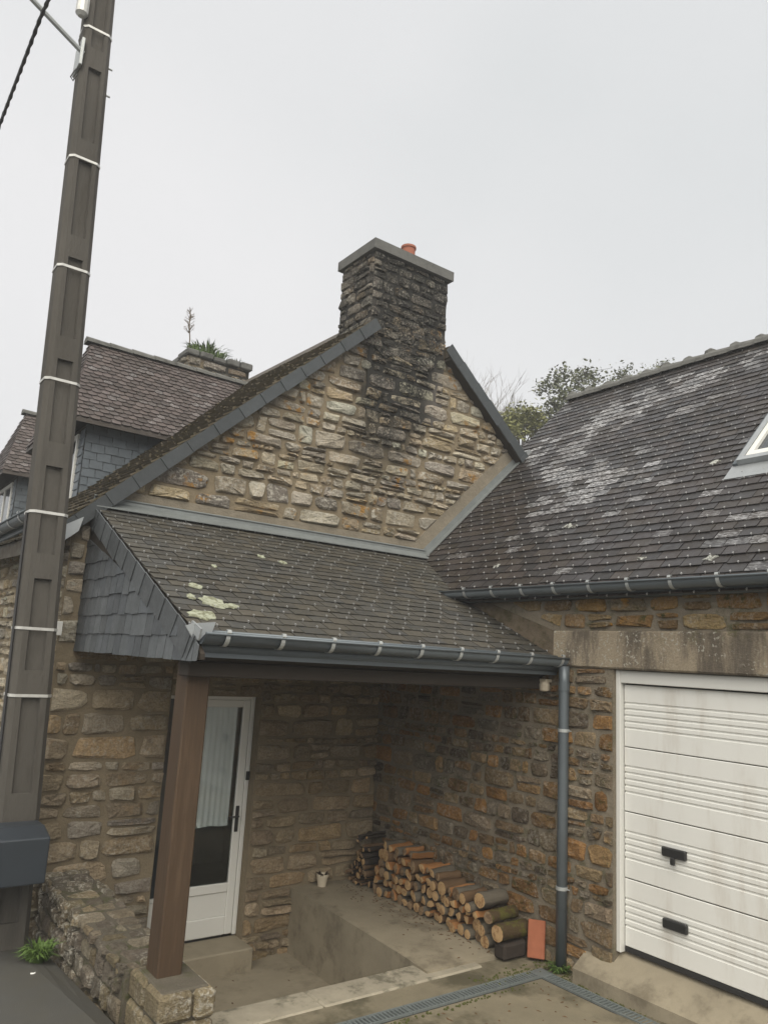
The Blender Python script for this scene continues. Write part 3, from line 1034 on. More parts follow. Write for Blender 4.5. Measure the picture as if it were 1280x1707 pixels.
def dormer(yc, hw, ez, rz, xf, detail):
    """hipped dormer: slate-hung cheeks, flared slate roof"""
    xw = xf + .28
    body = MB().prism([(yc - hw + .24, zl(xw) - .5), (yc + hw - .24, zl(xw) - .5), (yc + hw - .24, ez), (yc - hw + .24, ez)], (xw, 0, 0), Y, Z, (2.6, 0, 0)).obj('dormer', M['dark'], house)
    # cheek slates facing the gable
    def tb(e, s, r):
        g = r.uniform(.85, 1.15)
        return (.075 * g, .092 * g, .108 * g), 0.0
    xe = (ez - APZ) / SL + APX
    slates(house, body, ((xw, yc - hw + .238, zl(xw) - .1), X, Z, -Y), [(0, 0), (xe - xw + .3, ez - zl(xw) + .1), (0, ez - zl(xw) + .1)], .11, .17, M['slate_blue'], tb, 50 + int(yc), .008, name='cheek_slate')
    # front: slate-hung jambs and window
    slates(house, body, ((xw - .002, yc + hw - .25, zl(xw) - .05), -Y, Z, -X), [(0, 0), (.22, 0), (.22, ez - zl(xw)), (0, ez - zl(xw))], .11, .22, M['slate_blue'], tb, 60 + int(yc), .008, name='cheek_slate')
    slates(house, body, ((xw - .002, yc - hw + .46, zl(xw) - .05), -Y, Z, -X), [(0, 0), (.22, 0), (.22, ez - zl(xw)), (0, ez - zl(xw))], .11, .22, M['slate_blue'], tb, 61 + int(yc), .008, name='cheek_slate')
    mb = MB()
    z0, z1 = zl(xw) + .05, ez - .08
    a, b = yc - hw + .5, yc + hw - .5
    for p, q in (((a, z0), (a + .06, z1)), ((b - .06, z0), (b, z1)), ((a + .06, z0), (b - .06, z0 + .06)), ((a + .06, z1 - .06), (b - .06, z1)), ((yc - .03, z0 + .06), (yc + .03, z1 - .06))):
        mb.box((xw - .03, p[0], p[1]), (xw + .01, q[0], q[1]))
    wf = mb.obj('window', M['white_pvc'], body)
    MB().box((xw - .014, a + .06, z0 + .06), (xw - .008, b - .06, z1 - .06)).obj('pane', M['glass_dark'], body)
    # roof: two slopes and a hip
    xr = xf + .42
    xb = (rz - APZ) / SL + APX + .3
    xe2 = xe + .3
    E1, E2, R1, R2, B1, B2 = V(xf, yc - hw, ez), V(xf, yc + hw, ez), V(xr, yc, rz), V(xb, yc, rz), V(xe2, yc - hw, ez), V(xe2, yc + hw, ez)
    mb = MB()
    dn = V(0, 0, -.05)
    top = [E1, E2, R1, R2, B1, B2]
    mb.add(top + [p + dn for p in top], [(0, 4, 3, 2), (1, 2, 3, 5), (0, 2, 1), (6, 8, 9, 10), (7, 11, 9, 8), (6, 7, 8), (0, 6, 10, 4), (1, 5, 11, 7), (0, 1, 7, 6)])
    rf = mb.obj('dormer_roof', M['slate_dormer'], house, tint=(.065, .055, .05), stain=0.0)
    up = (V(xr, yc, rz) - V(xr, yc - hw, ez)).normalized()
    sl_ = (V(xr, yc, rz) - V(xr, yc - hw, ez)).length
    nn = X.cross(up).normalized()
    nn = nn if nn.z > 0 else -nn
    slates(house, rf, (E1, X, up, nn), [(0, 0), (xe2 - xf, 0), (xb - xf, sl_), (xr - xf, sl_)], .085, .125, M['slate_dormer'], tint_dorm, 70 + int(yc), .012, jit=.02, name='dormer_slate', scallop=True)
    up2 = (V(xr, yc, rz) - V(xf, yc, ez)).normalized()
    s2 = (V(xr, yc, rz) - V(xf, yc, ez)).length
    n2 = (-Y).cross(up2)
    n2 = n2 if n2.x < 0 else -n2
    slates(house, rf, (E2, -Y, up2, n2), [(0, 0), (2 * hw, 0), (hw, s2)], .085, .125, M['slate_dormer'], tint_dorm, 71 + int(yc), .012, jit=.02, name='dormer_slate', scallop=True)
    # ridge tiles
    x = xr - .08
    while x < xb - .2:
        b_ = MB()
        vs, fs = [], []
        for k, xx in enumerate((x, x + .33)):
            for i in range(7):
                t = math.pi * i / 6
                rr = .085 + (.014 if k == 0 else 0)
                vs.append((xx, yc + rr * math.cos(t), rz - .03 + rr * .9 * math.sin(t)))
        for i in range(6):
            fs.append((i, i + 1, 8 + i, 7 + i))
        fs += [tuple(range(7))[::-1], tuple(range(7, 14))]
        b_.add(vs, fs)
        b_.obj('ridge_tile', M['cap'], rf)
        x += .32


dormer(3.0, 1.16, 4.90, 6.33, -3.52, True)
dormer(6.9, 1.10, 4.88, 6.2, -3.52, True)

# door in the gable under the porch
doorw = empty('door', (DX0, .15, -.66))
doorw.parent = house
doorw.matrix_parent_inverse = Matrix.Translation(-ORIG[house])
yb = .13
SX = -2.37                                             # mullion between fixed side light and door leaf
mb = MB()
for a, b in (((DX0, -.67), (DX0 + .022, DZ1)), ((DX1 - .045, -.67), (DX1, DZ1)), ((DX0 + .022, DZ1 - .04), (DX1 - .045, DZ1)), ((SX - .03, -.67), (SX + .03, DZ1 - .04)), ((DX0 + .022, -.26), (SX - .03, -.22))):
    mb.bbox((a[0], yb - .01, a[1]), (b[0], yb + .07, b[1]), .006)
mb.obj('door_frame', M['white_pvc'], doorw)
MB().bbox((DX0 + .022, yb + .005, -.67), (SX - .03, yb + .03, -.26), .004).obj('side_panel', M['white_pvc'], doorw)
MB().box((DX0 + .022, yb + .02, -.22), (SX - .03, yb + .026, DZ1 - .04)).obj('side_pane', M['glass_dark'], doorw)
a, b = SX + .032, DX1 - .048
mb = MB()
mb.bbox((a, yb, -.66), (a + .07, yb + .05, DZ1 - .042), .008)
mb.bbox((b - .085, yb, -.66), (b, yb + .05, DZ1 - .042), .008)
mb.bbox((a + .07, yb, DZ1 - .12), (b - .085, yb + .05, DZ1 - .042), .008)
mb.bbox((a + .07, yb, -.66), (b - .085, yb + .05, -.48), .008)
mb.bbox((a + .07, yb, -.25), (b - .085, yb + .05, -.16), .008)
mb.obj('door_leaf', M['white_pvc'], doorw)
MB().bbox((a + .07, yb + .018, -.48), (b - .085, yb + .035, -.25), .004).obj('door_panel', M['white_pvc'], doorw)
MB().box((a + .07, yb + .022, -.16), (b - .085, yb + .028, DZ1 - .12)).obj('pane', M['glass'], doorw)
mb = MB().bbox((b - .075, yb - .012, .34), (b - .035, yb, .60), .004)
mb.tube([(b - .055, yb, .50), (b - .055, yb - .05, .50), (b - .075, yb - .055, .50), (b - .17, yb - .055, .50)], .009, 8)
mb.obj('handle', M['black'], doorw)
MB().bbox((b + .004, yb - .03, .86), (b + .045, yb - .008, .95), .005).obj('door_bell', M['black'], doorw)
# the room behind it
mb = MB()
for p, q in (((-3.3, .46, -.66), (-.6, 2.6, -.62)), ((-3.3, 2.6, -.7), (-.6, 2.65, 2.3)), ((-3.35, .46, -.7), (-3.3, 2.6, 2.3)), ((-.6, .46, -.7), (-.55, 2.6, 2.3)), ((-3.3, .46, 2.3), (-.6, 2.6, 2.35))):
    mb.box(p, q)
mb.obj('hallway', M['interior'], house)
mb = MB()
vs, fs = [], []
nf = 40
for k, z in enumerate((.40, 1.64)):
    for i in range(nf + 1):
        x = a + .04 + (b - .17 - a) * i / nf
        vs.append((x, yb + .055 + .004 * math.sin(i * 1.35), z + (0 if k else .006 * math.sin(i * .31))))
fs = [(i, i + 1, nf + 2 + i, nf + 1 + i) for i in range(nf)]
mb.add(vs, fs)
cu = mb.obj('reflect_sheet', M['reflect_sheet'], doorw)  # sheet added behind the pane to stand in for its grey reflection
cu.modifiers.new('thickness', 'SOLIDIFY').thickness = .002

# number plate on the corner
tag(MB().bbox((-3.79, -.050, 2.26), (-3.742, -.035, 2.39), .004).obj('house_plate', M['white_tag']), 'small blank white plate fixed to the corner stones under the slate cheek', 'plate')

# ------------------------------------------------------------------ garage
gar = empty('garage', (1.5, -3.5, -.3), 'brown stone garage with a big slate roof and white ribbed door', 'garage')
GD0, GD1, GDZ = -3.385, -5.95, 2.236
gw = MB().prism([(0, -.9), (GD0, -.9), (GD0, GDZ), (GD1, GDZ), (GD1, -.9), (-7.6, -.9), (-7.6, 2.93), (0, 2.93)], (0, 0, 0), Y, Z, (.34, 0, 0)).obj('garage_wall', M['mortar_garage'], gar)
FGa = ((0, 0, 0), -Y, Z, -X)
kg = dict(joint=.015, proud=.024, mat=M['garage_stone'], pal=PAL_B, wander=.025)
rubble(gar, gw, FGa, [(.0, -.2), (-GD0 - .01, -.3), (-GD0 - .01, 2.23), (.0, 2.23)], (.09, .19), (1.0, 2.7), seed=81, split=.15, **kg)
rubble(gar, gw, FGa, [(2.85, 2.58), (7.4, 2.58), (7.4, 2.90), (2.0, 2.90)], (.13, .18), (1.3, 2.8), seed=82, split=.1, **dict(kg, mat=M['eaves_stone'], pal=[(.36, .22, .09), (.40, .29, .15), (.30, .20, .10), (.38, .24, .08), (.24, .19, .12)]))
rubble(gar, gw, FGa, [(-GD1 + .01, -.3), (7.5, -.3), (7.5, 2.23), (-GD1 + .01, 2.23)], (.10, .20), (1.0, 2.7), seed=83, split=.15, **kg)
MB().prism([(0, -.9), (7.5, -.9), (7.5, 2.9), (GRX, GZ0 + GS * GRX - .1), (.1, 2.95), (0, 2.9)], (.34, -7.6, 0), X, Z, (0, .34, 0)).obj('end_wall', M['mortar_garage'], gar)
MB().box((7.5, -7.6, -.9), (7.84, .2, 2.9)).obj('back_wall', M['mortar_garage'], gar)
MB().prism([(2.45, 2.0), (7.5, 2.0), (7.5, 2.9), (GRX, GZ0 + GS * GRX - .1), (2.45, GZ0 + GS * 2.45 - .1)], (0, .0, 0), X, Z, (0, .2, 0)).obj('end_wall', M['mortar_garage'], gar)
# lintel, and the cement band where the porch roof meets the wall
mb = MB()
lv = []
npt = 24
mb.bbox((-.028, -2.72, GDZ + .004), (.30, -6.3, 2.565), .014)
mb.obj('lintel', M['lintel'], gar)
MB().prism([(1.22, 2.985), (1.22, 2.93), (2.78, 2.235), (2.98, 2.24), (2.71, 2.57), (2.0, 2.80), (1.45, 2.985)], (-.001, 0, 0), -Y, Z, (-.014, 0, 0)).obj('cement_band', M['cement_brown'], gar)

# roof deck and slates
gn = V(-GS, 0, 1).normalized()
gs = V(1, 0, GS).normalized()
g0 = -.13
mb = MB()
deckz = lambda x: GZ0 + GS * x
mb.prism([(0.02, deckz(0.02) - .01), (GRX, deckz(GRX) - .01), (7.9, deckz(GRX) - .01 - GS * (7.9 - GRX)), (7.9, deckz(GRX) - .13 - GS * (7.9 - GRX)), (GRX, deckz(GRX) - .14), (.02, deckz(.02) - .13)], (0, -7.9, 0), X, Z, (0, 7.89, 0))
mb.prism([(2.40, deckz(2.40) - .01), (GRX, deckz(GRX) - .01), (7.9, deckz(GRX) - .01 - GS * (7.9 - GRX)), (7.9, deckz(GRX) - .13 - GS * (7.9 - GRX)), (GRX, deckz(GRX) - .14), (2.40, deckz(2.40) - .13)], (0, -.01, 0), X, Z, (0, .24, 0))
groof = mb.obj('roof', M['slate_garage'], gar, tint=(.03, .027, .026), stain=0.0)
slen = lambda x: (x - g0) * math.hypot(1, GS)
xof = lambda s: g0 + s / math.hypot(1, GS)
# white mineral staining, as patches in roof coordinates (y along the roof, x across)
BL = [(-1.75, 1.4, .75, .55, 1.0), (-1.1, 2.1, .45, .55, 1.0), (-1.15, 2.85, .85, .45, .9), (-2.1, 3.2, 1.0, .32, .9), (-3.0, 3.3, .9, .3, .75), (-.3, 2.45, .35, .5, .9),
      (-2.6, 1.55, .3, .35, .6), (-2.7, 2.5, .5, .35, .45), (-3.9, 1.0, .5, .35, .35), (-1.4, .85, .4, .35, .35), (-4.4, .55, .5, .3, .35), (-2.9, .75, .3, .2, .3)]


def tint_gar(e, s, r):
    y, x = -e, xof(s)
    p = 0
    for by, bx, ry, rx, am in BL:
        d = ((y - by) / ry) ** 2 + ((x - bx) / rx) ** 2
        p = max(p, am * .8 * max(0, 1 - d) ** .7)
    p += .05
    st = 0.0
    if r.random() < p * .95:
        st = min(1, r.uniform(.35, 1.0) * (.5 + p))
    g = r.uniform(.65, 1.35)
    c = r.choice([(.029, .025, .026), (.032, .026, .025), (.028, .026, .028), (.034, .028, .025)])
    return tuple(q * g for q in c), st


hk = MB()
sl0, slR = 0, slen(GRX)
FGR = ((g0, 0, deckz(g0)), -Y, gs, gn)
vy = lambda x: (x - .585) / .464                       # valley line: y at x
reg = [(-vy(g0) + .0, 0), (8, 0), (8, slR), (-.26, slR), (-.26, slen(2.38)), (0, slen(2.34)), (0, slen(.585))]
# split into two convex pieces along the courses
e1 = slen(.585)
regA = [(-vy(g0), 0), (7.9, 0), (7.9, e1), (0.012, e1)]
regB = [(0.012, e1), (7.9, e1), (7.9, slen(2.36)), (0.012, slen(2.36))]
regC = [(-.26, slen(2.36)), (7.9, slen(2.36)), (7.9, slR), (-.26, slR)]
EXG = e1 / 8
nB = round((slen(2.36) - e1) / EXG)
slates(gar, groof, FGR, regA, EXG, .205, M['slate_garage'], tint_gar, 91, .009, hooks=(hk, .96))
slates(gar, groof, FGR, regB, (slen(2.36) - e1) / nB, .205, M['slate_garage'], tint_gar, 92, .009, hooks=(hk, .85))
nC = round((slR - slen(2.36)) / EXG)
slates(gar, groof, FGR, regC, (slR - slen(2.36)) / nC, .205, M['slate_garage'], tint_gar, 93, .009, hooks=(hk, .6))
o = hk.obj('slate_hooks', M['hook'], gar)
o['kind'] = 'stuff'
# ridge tiles
y = .24
k = 0
zr_ = deckz(GRX)
while y > -7.8:
    b_ = MB()
    vs, fs = [], []
    for kk, yy in enumerate((y, y - .36)):
        for i in range(8):
            t = math.pi * i / 7
            rr = .115 + (.022 if kk == 0 else 0) + U(-.003, .003)
            vs.append((GRX + rr * 1.1 * math.cos(t), yy, zr_ - .05 + rr * math.sin(t)))
    for i in range(7):
        fs.append((i, 8 + i, 9 + i, i + 1))
    fs += [tuple(range(8)), tuple(range(8, 16))[::-1]]
    b_.add(vs, fs)
    b_.obj('ridge_tile', M['cap'], groof)
    b2 = MB()
    b2.lathe((GRX + U(-.02, .02), y - .02, zr_ + .05), [(.03, -.04), (.085, .0), (.075, .04), (.02, .075)], 8)
    b2.obj('mortar_lump', M['cap'], groof)
    y -= .345
gutter((-.10, -1.16, 2.925), (0, -1, 0), -X, 6.7, .062, .075, .40, .54, gar)
MB().box((-.095, -1.22, 2.85), (.01, -7.7, 2.955)).obj('eaves_board', M['zinc_dark'], gar)
# zinc soaker along the diagonal joint with the gable, and its bright end
d_ = V(1, 0, GS).normalized()
p0, p1 = V(.575, 0, deckz(.575)), V(2.36, 0, deckz(2.36))
mb = MB()
vs = []
for p in (p0, p1):
    for yy, h in ((-.026, .10), (-.034, .10), (-.038, .035), (-.12, .034), (-.12, .026), (-.026, .026)):
        vs.append(p + Y * yy + gn * h)
mb.add(vs, [(i, (i + 1) % 6, (i + 1) % 6 + 6, i + 6) for i in range(6)] + [tuple(range(6))[::-1], tuple(range(6, 12))])
mb.obj('soaker_flashing', M['zinc_old'], gar)
mb = MB().prism([(-.03, 0), (.10, .0), (.12, .05), (.02, .09), (-.05, .05)], p1 + V(0, -.13, .02), X, Z, (0, .12, 0))
mb.obj('zinc_end', M['zinc'], gar)

# skylight
def on_roof(y, x, h=0.0):
    return V(x, y, deckz(x)) + gn * h


sky = MB()
yA, yB, xA, xB = -3.86, -4.66, 1.30, 2.40


def rbox(mb, ya, yb_, xa, xb, h0, h1):
    vs = [on_roof(yy, xx, h) for h in (h0, h1) for yy, xx in ((ya, xa), (yb_, xa), (yb_, xb), (ya, xb))]
    mb.add(vs, [(0, 1, 2, 3), (4, 7, 6, 5), (0, 4, 5, 1), (1, 5, 6, 2), (2, 6, 7, 3), (3, 7, 4, 0)])


for q in ((yA, yA - .055, xA, xB), (yB + .055, yB, xA, xB), (yA - .055, yB + .055, xA, xA + .05), (yA - .055, yB + .055, xB - .05, xB)):
    rbox(sky, *q, 0, .085)
sk = sky.obj('skylight', M['zinc'], gar)
sk['label'] = 'roof window in the dark slates with pale grey frame'
mb = MB()
for q in ((yA - .06, yA - .115, xA + .055, xB - .055), (yB + .115, yB + .06, xA + .055, xB - .055), (yA - .115, yB + .115, xA + .055, xA + .12), (yA - .115, yB + .115, xB - .12, xB - .055)):
    rbox(mb, *q, .02, .075)
mb.obj('sash', M['white_pvc'], sk)
mb = MB()
rbox(mb, yA - .115, yB + .115, xA + .12, xB - .12, .035, .045)
mb.obj('pane', M['glass_dark'], sk)
mb = MB()
rbox(mb, yA + .06, yB - .06, xA - .17, xA - .003, .012, .026)
mb.obj('apron_flashing', M['zinc'], sk)
mb = MB()
rbox(mb, yA + .05, yA + .004, xA, xB, .015, .05)
mb.obj('side_flashing', M['zinc_dark'], sk)

# garage door: four ribbed sections in a white frame
gd = empty('garage_door', (.1, -4.6, 0))
gd.parent = gar
gd.matrix_parent_inverse = Matrix.Translation(-ORIG[gar])
mb = MB()
mb.bbox((.03, GD0, -.01), (.12, GD0 - .045, GDZ - .003), .005)
mb.obj('frame_post', M['white_pvc'], gd)
MB().bbox((.03, GD1 + .045, -.01), (.12, GD1, GDZ - .003), .005).obj('frame_post', M['white_pvc'], gd)
MB().bbox((.035, GD0 - .046, 2.125), (.12, GD1 + .046, GDZ - .004), .005).obj('door_fascia', M['white_pvc'], gd)
MB().box((.14, GD0 - .03, -.02), (.16, GD1 + .03, 2.2)).obj('door_backing', M['rubber'], gd)
NS = 4
z0, z1 = .035, 2.115
hsn = (z1 - z0) / NS
ya, yb2 = GD0 - .055, GD1 + .055
for i in range(NS):
    a = z0 + i * hsn + .004
    b = z0 + (i + 1) * hsn - .002
    H = b - a
    pr = [(.006, 0), (0, .006)]
    for fr in (.30, .40, .50, .60, .70):
        zc = fr * H
        pr += [(0, zc - .012), (.011, zc - .004), (.011, zc + .004), (0, zc + .012)]
    pr += [(0, H - .006), (.006, H)]
    vs = [(.078 + x, yy, a + z) for yy in (ya, yb2) for x, z in pr] + [(.12, ya, a), (.12, ya, b), (.12, yb2, a), (.12, yb2, b)]
    n_ = len(pr)
    fs = [(j, j + 1, n_ + j + 1, n_ + j) for j in range(n_ - 1)]
    fs += [tuple(list(range(n_)) + [2 * n_ + 1, 2 * n_])[::-1], tuple(list(range(n_, 2 * n_)) + [2 * n_ + 3, 2 * n_ + 2])]
    MB().add(vs, fs).obj('door_section', M['white_door'], gd)
MB().box((.075, ya, .0), (.12, yb2, .036)).obj('bottom_seal', M['rubber'], gd)
for (yc, zc, tbar) in ((-3.905, .845, True), (-3.905, .32, False)):
    mb = MB().bbox((.045, yc + .105, zc - .035), (.08, yc - .105, zc + .035), .008)
    mb.bbox((.052, yc + .085, zc - .018), (.0445, yc - .085, zc + .018), .004)
    if tbar:
        mb.bbox((.03, yc + .02, zc - .085), (.05, yc - .02, zc - .03), .006)
    mb.obj('handle', M['black'], gd)

# ------------------------------------------------------------------ porch
porch = empty('porch', (-1.8, -1.3, -.6), 'slate roofed open porch in the corner between house and garage, on a brown post', 'porch')
pn = V(0, -PS, 1).normalized()
psd = V(0, 1, PS).normalized()
pz = lambda y: PZ0 + PS * y
pl_len = lambda y: (y - PY1) * math.hypot(1, PS)
mb = MB()
mb.prism([(-.004, pz(0) - .012), (PY1 + .02, pz(PY1 + .02) - .012), (PY1 + .02, 2.20), (PY1 + .16, 2.125), (-.004, 2.125)], (PX0 + .02, 0, 0), Y, Z, (-PX0 - .024, 0, 0))
body = mb.obj('roof', [M['dark']], porch)
mb = MB().prism([(0.0, pz(0) - .03), (.56, pz(0) - .03), (.0, pz(-1.2) - .03)], (0, 0, 0), X, V(0, 0, 1), (0, 0, 0))
# small triangle of deck over the garage wall, up to the valley
mb = MB()
mb.add([(0, -.004, pz(0) - .012), (.58, -.004, pz(0) - .012), (0, -1.25, pz(-1.25) - .012)], [(0, 2, 1)])
mb.obj('valley_deck', M['dark'], porch)


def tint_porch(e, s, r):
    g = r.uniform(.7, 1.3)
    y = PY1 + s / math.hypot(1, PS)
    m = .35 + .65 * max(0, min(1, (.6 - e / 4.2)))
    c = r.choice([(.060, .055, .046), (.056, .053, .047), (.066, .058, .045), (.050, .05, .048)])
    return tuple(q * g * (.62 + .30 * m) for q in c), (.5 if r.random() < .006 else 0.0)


pk = MB()
FP = ((PX0, PY1, pz(PY1)), X, psd, pn)
LP = pl_len(0)
sv = pl_len(-1.26)
EXP = LP / 24
sA = round(sv / EXP) * EXP
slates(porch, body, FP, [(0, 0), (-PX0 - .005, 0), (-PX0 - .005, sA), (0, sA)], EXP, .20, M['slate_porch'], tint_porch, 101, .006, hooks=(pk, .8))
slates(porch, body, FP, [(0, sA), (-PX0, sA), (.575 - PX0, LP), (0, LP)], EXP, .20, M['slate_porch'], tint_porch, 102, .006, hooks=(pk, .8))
o = pk.obj('slate_hooks', M['hook'], porch)
o['kind'] = 'stuff'
# zinc flashing along the top
mb = MB()
prf = [(-.024, .095), (-.034, .095), (-.040, .05), (-.16, -.022), (-.16, -.032), (-.05, .022), (-.024, .03)]
mb.prism(prf, (PX0 - .03, 0, PZ0), Y, Z, (.585 - PX0 + .03, 0, 0))
mb.obj('top_flashing', M['zinc_old'], porch)
mb = MB().tube([(PX0 - .03, -.036, PZ0 + .092), (.585, -.036, PZ0 + .092)], .011, 8)
mb.obj('flashing_bead', M['zinc_old'], porch)

# slate-hung cheek on the left side
ck0 = MB().prism([(-.004, 2.14), (-.004, pz(0) - .03), (-2.78, pz(-2.78) - .03), (-2.90, pz(-2.78) - .12), (-2.90, 2.14)], (PX0 + .018, 0, 0), Y, Z, (-.03, 0, 0)).obj('cheek', M['dark'], porch)
XC = PX0 - .013


def tint_ck(e, s, r):
    g = r.uniform(.8, 1.25)
    c = r.choice([(.068, .076, .082), (.074, .082, .088), (.062, .070, .078)])
    return tuple(q * g for q in c), 0.0


h0 = 2.125
slates(porch, ck0, ((XC, 0, h0), -Y, Z, -X), [(.0, 0), (2.88, 0), (2.88, .14), (2.60, pz(-2.60) - h0 - .02), (0.0, pz(0) - h0 - .02)], .165, .165, M['slate_blue'], tint_ck, 111, .009, name='cheek_slate', jit=.016, minarea=.02)
# cut slates laid along the raking edge
ln_ = V(0, -1, -PS).normalized()
nn_ = V(0, -PS, 1).normalized()
s = 0
r_ = random.Random(5)
tot = 2.78 * math.hypot(1, PS)
while s < tot:
    L = .27 * r_.uniform(.9, 1.1)
    a = V(XC - .022, 0, pz(0) + .012) + ln_ * s
    b = a + ln_ * min(L + .02, tot - s + .05)
    jj = r_.uniform(-.01, .01)
    vv = []
    for xx in (0, .010):
        vv += [a + X * (xx + .004), b + X * (xx - .004), b - nn_ * (.19 + jj) + X * (xx - .004) - ln_ * .03, a - nn_ * (.19 + jj) + X * (xx + .004)]
    g = r_.uniform(.85, 1.2)
    piece(porch, ck0, 'edge_slate', vv, [(0, 1, 2, 3), (4, 7, 6, 5), (0, 4, 5, 1), (1, 5, 6, 2), (2, 6, 7, 3), (3, 7, 4, 0)], M['slate_blue'], (.066 * g, .073 * g, .078 * g), 0.0, -X)
    s += L

# eaves: beam, fascia, gutter, zinc corner
MB().bbox((PX0 + .03, -2.62, 2.02), (-.004, -2.46, 2.124), .008).obj('eaves_beam', M['dark'], porch)
gutter((PX0 - .0, PY1 - .01, 2.275), (1, 0, 0), -Y, -PX0 + .025, .066, .085, .413, .16, porch)
MB().box((PX0 - .008, PY1 - .012, 2.155), (-.004, PY1 + .02, 2.30)).obj('fascia', M['zinc_dark'], porch)
mb = MB()
mb.prism([(0, 0), (.16, .02), (.12, -.12), (.04, -.14), (-.05, -.02)], (PX0 - .04, PY1 - .02, 2.37), X, Z, (0, -.012, 0))
mb.prism([(0, 0), (-.16, -.055), (-.13, -.13), (.03, -.05)], (PX0 - .028, PY1 + .02, 2.39), Y, Z, (.012, 0, 0))
mb.obj('zinc_corner', M['zinc'], porch)
# timber post
mb = MB().bbox((-3.505, -2.53, .11), (-3.335, -2.33, 2.13), .010)
po = mb.obj('post', M['timber'], porch)

# downpipe
mb = MB()
mb.tube([(-.058, -2.89, 2.24), (-.058, -2.89, 2.10), (-.057, -2.89, 1.0), (-.057, -2.89, -.27)], .047, 16)
dp = mb.obj('downpipe', M['zinc_dark'], porch, smooth=True)
for z in (1.66, .34):
    b_ = MB().tube([(-.0575, -2.89, z), (-.0575, -2.89, z + .028)], .052, 16)
    b_.box((-.02, -2.905, z + .006), (.0, -2.875, z + .022))
    b_.tube([(-.0575, -2.945, z + .014), (-.0575, -2.975, z + .014)], .006, 6)
    b_.obj('pipe_clip', M['galv'], dp)
b_ = MB().tube([(-.058, -2.89, 2.02), (-.058, -2.89, 2.10)], .051, 16)
b_.obj('pipe_collar', M['zinc_dark'], dp)

# lichen discs on the slates
def lichen(thing, fn, a, b, ra, rb, seed, rg=.13, m_='lichen'):
    r = random.Random(seed)
    n = 16
    rr = [1 + r.uniform(-rg, rg) for _ in range(n)]
    vs = []
    for k, (sc, h) in enumerate(((1.0, .014), (.93, .021), (.5, .023))):
        for i in range(n):
            t = 6.28318 * i / n
            vs.append(fn(a + ra * rr[i] * sc * math.cos(t), b + rb * rr[i] * sc * math.sin(t), h + (r.uniform(-.003, .003) if k else 0)))
    vs.append(fn(a, b, .022))
    fs = [(k * n + i, k * n + (i + 1) % n, (k + 1) * n + (i + 1) % n, (k + 1) * n + i) for k in (0, 1) for i in range(n)]
    fs += [(2 * n + i, 2 * n + (i + 1) % n, 3 * n) for i in range(n)]
    mk('lichen_patch', vs, fs, M[m_], thing)


fp = lambda x, y, h: V(x, y, pz(y)) + pn * h
for i, (x, y, ra, rb) in enumerate(((-3.27, -1.93, .075, .07), (-3.24, -2.22, .12, .13), (-3.11, -2.27, .08, .06), (-3.39, -2.16, .045, .06), (-3.42, -2.48, .15, .10), (-2.22, -.94, .05, .05), (-2.03, -1.04, .055, .05), (-2.9, -1.4, .03, .04))):
    lichen(porch, fp, x, y, ra * .78, rb * .78, 300 + i, .24)
fg = lambda x, y, h: on_roof(y, x, h)
for i, (px_, py_, ra, rb) in enumerate(((.78, -2.28, .022, .075), (.80, -2.20, .03, .03), (.20, -4.2, .03, .055), (.32, -1.62, .025, .045), (1.42, -3.55, .035, .05), (.26, -3.5, .02, .04))):
    lichen(gar, fg, px_, py_, ra, rb, 320 + i, .4, 'lichen_grey')

# ------------------------------------------------------------------ low wall with pillar under the post
lw = empty('low_wall', (-3.5, -1.2, -.3), 'low rubble garden wall with a squared stone pillar carrying the brown post', 'wall')
WX0, WX1 = -3.62, -3.27
core = MB().prism([(0, -1.2), (-.004, .17), (-1.2, .15), (-2.27, .11), (-2.27, -1.2)], (WX0, -.0, 0), Y, Z, (WX1 - WX0, 0, 0)).obj('wall_core', M['mortar_low'], lw)
rubble(lw, core, ((WX0, 0, 0), -Y, Z, -X), [(.02, -.48), (2.26, -.48), (2.26, .11), (1.2, .15), (.02, .17)], (.09, .19), (.7, 1.8), .012, .032, M['low_stone'], PAL_L, 131, .02, .2, .6)
rubble(lw, core, ((WX1, 0, 0), Y, Z, X), [(-2.26, -.88), (-.02, -.88), (-.02, .15), (-2.26, .10)], (.09, .17), (1, 2.2), .014, .03, M['low_stone'], PAL_L, 132, .02, .2, 1.2)
tn = V(0, -.026, 1).normalized()
rubble(lw, core, ((WX0, 0, .165), X, V(0, -1, -.026).normalized(), tn), [(-.03, .0), (.38, .0), (.38, 2.26), (-.03, 2.26)], (.12, .26), (.7, 1.6), .012, .022, M['low_stone'], PAL_L, 133, .02, .1, .5)
pil = MB().box((-3.56, -2.76, -.9), (-3.24, -2.28, .085)).obj('pillar', M['mortar_low'], lw)
r_ = random.Random(77)
for zi, (za, zb) in enumerate(((-.42, -.235), (-.225, -.06), (-.05, .115))):
    cut = (-3.37, -3.44, -3.36)[zi]
    for xa, xb in ((-3.585, cut), (cut + .010, -3.215)):
        for yy0, yy1 in ((-2.80, -2.53), (-2.52, -2.26)):
            b_ = MB()
            b_.bbox((xa + r_.uniform(-.008, .008), yy0 + r_.uniform(-.008, .008), za + r_.uniform(-.004, .004)), (xb + r_.uniform(-.006, .006), yy1, zb + r_.uniform(-.004, .004)), .022)
            g = r_.uniform(.85, 1.15)
            b_.obj('stone', M['low_stone'], pil, tint=(.30 * g, .25 * g, .16 * g))
mb = MB()
mb.bbox((-3.55, -2.75, .05), (-3.24, -2.30, .124), .01)
mb.obj('mortar_bed', M['mortar_low'], pil)

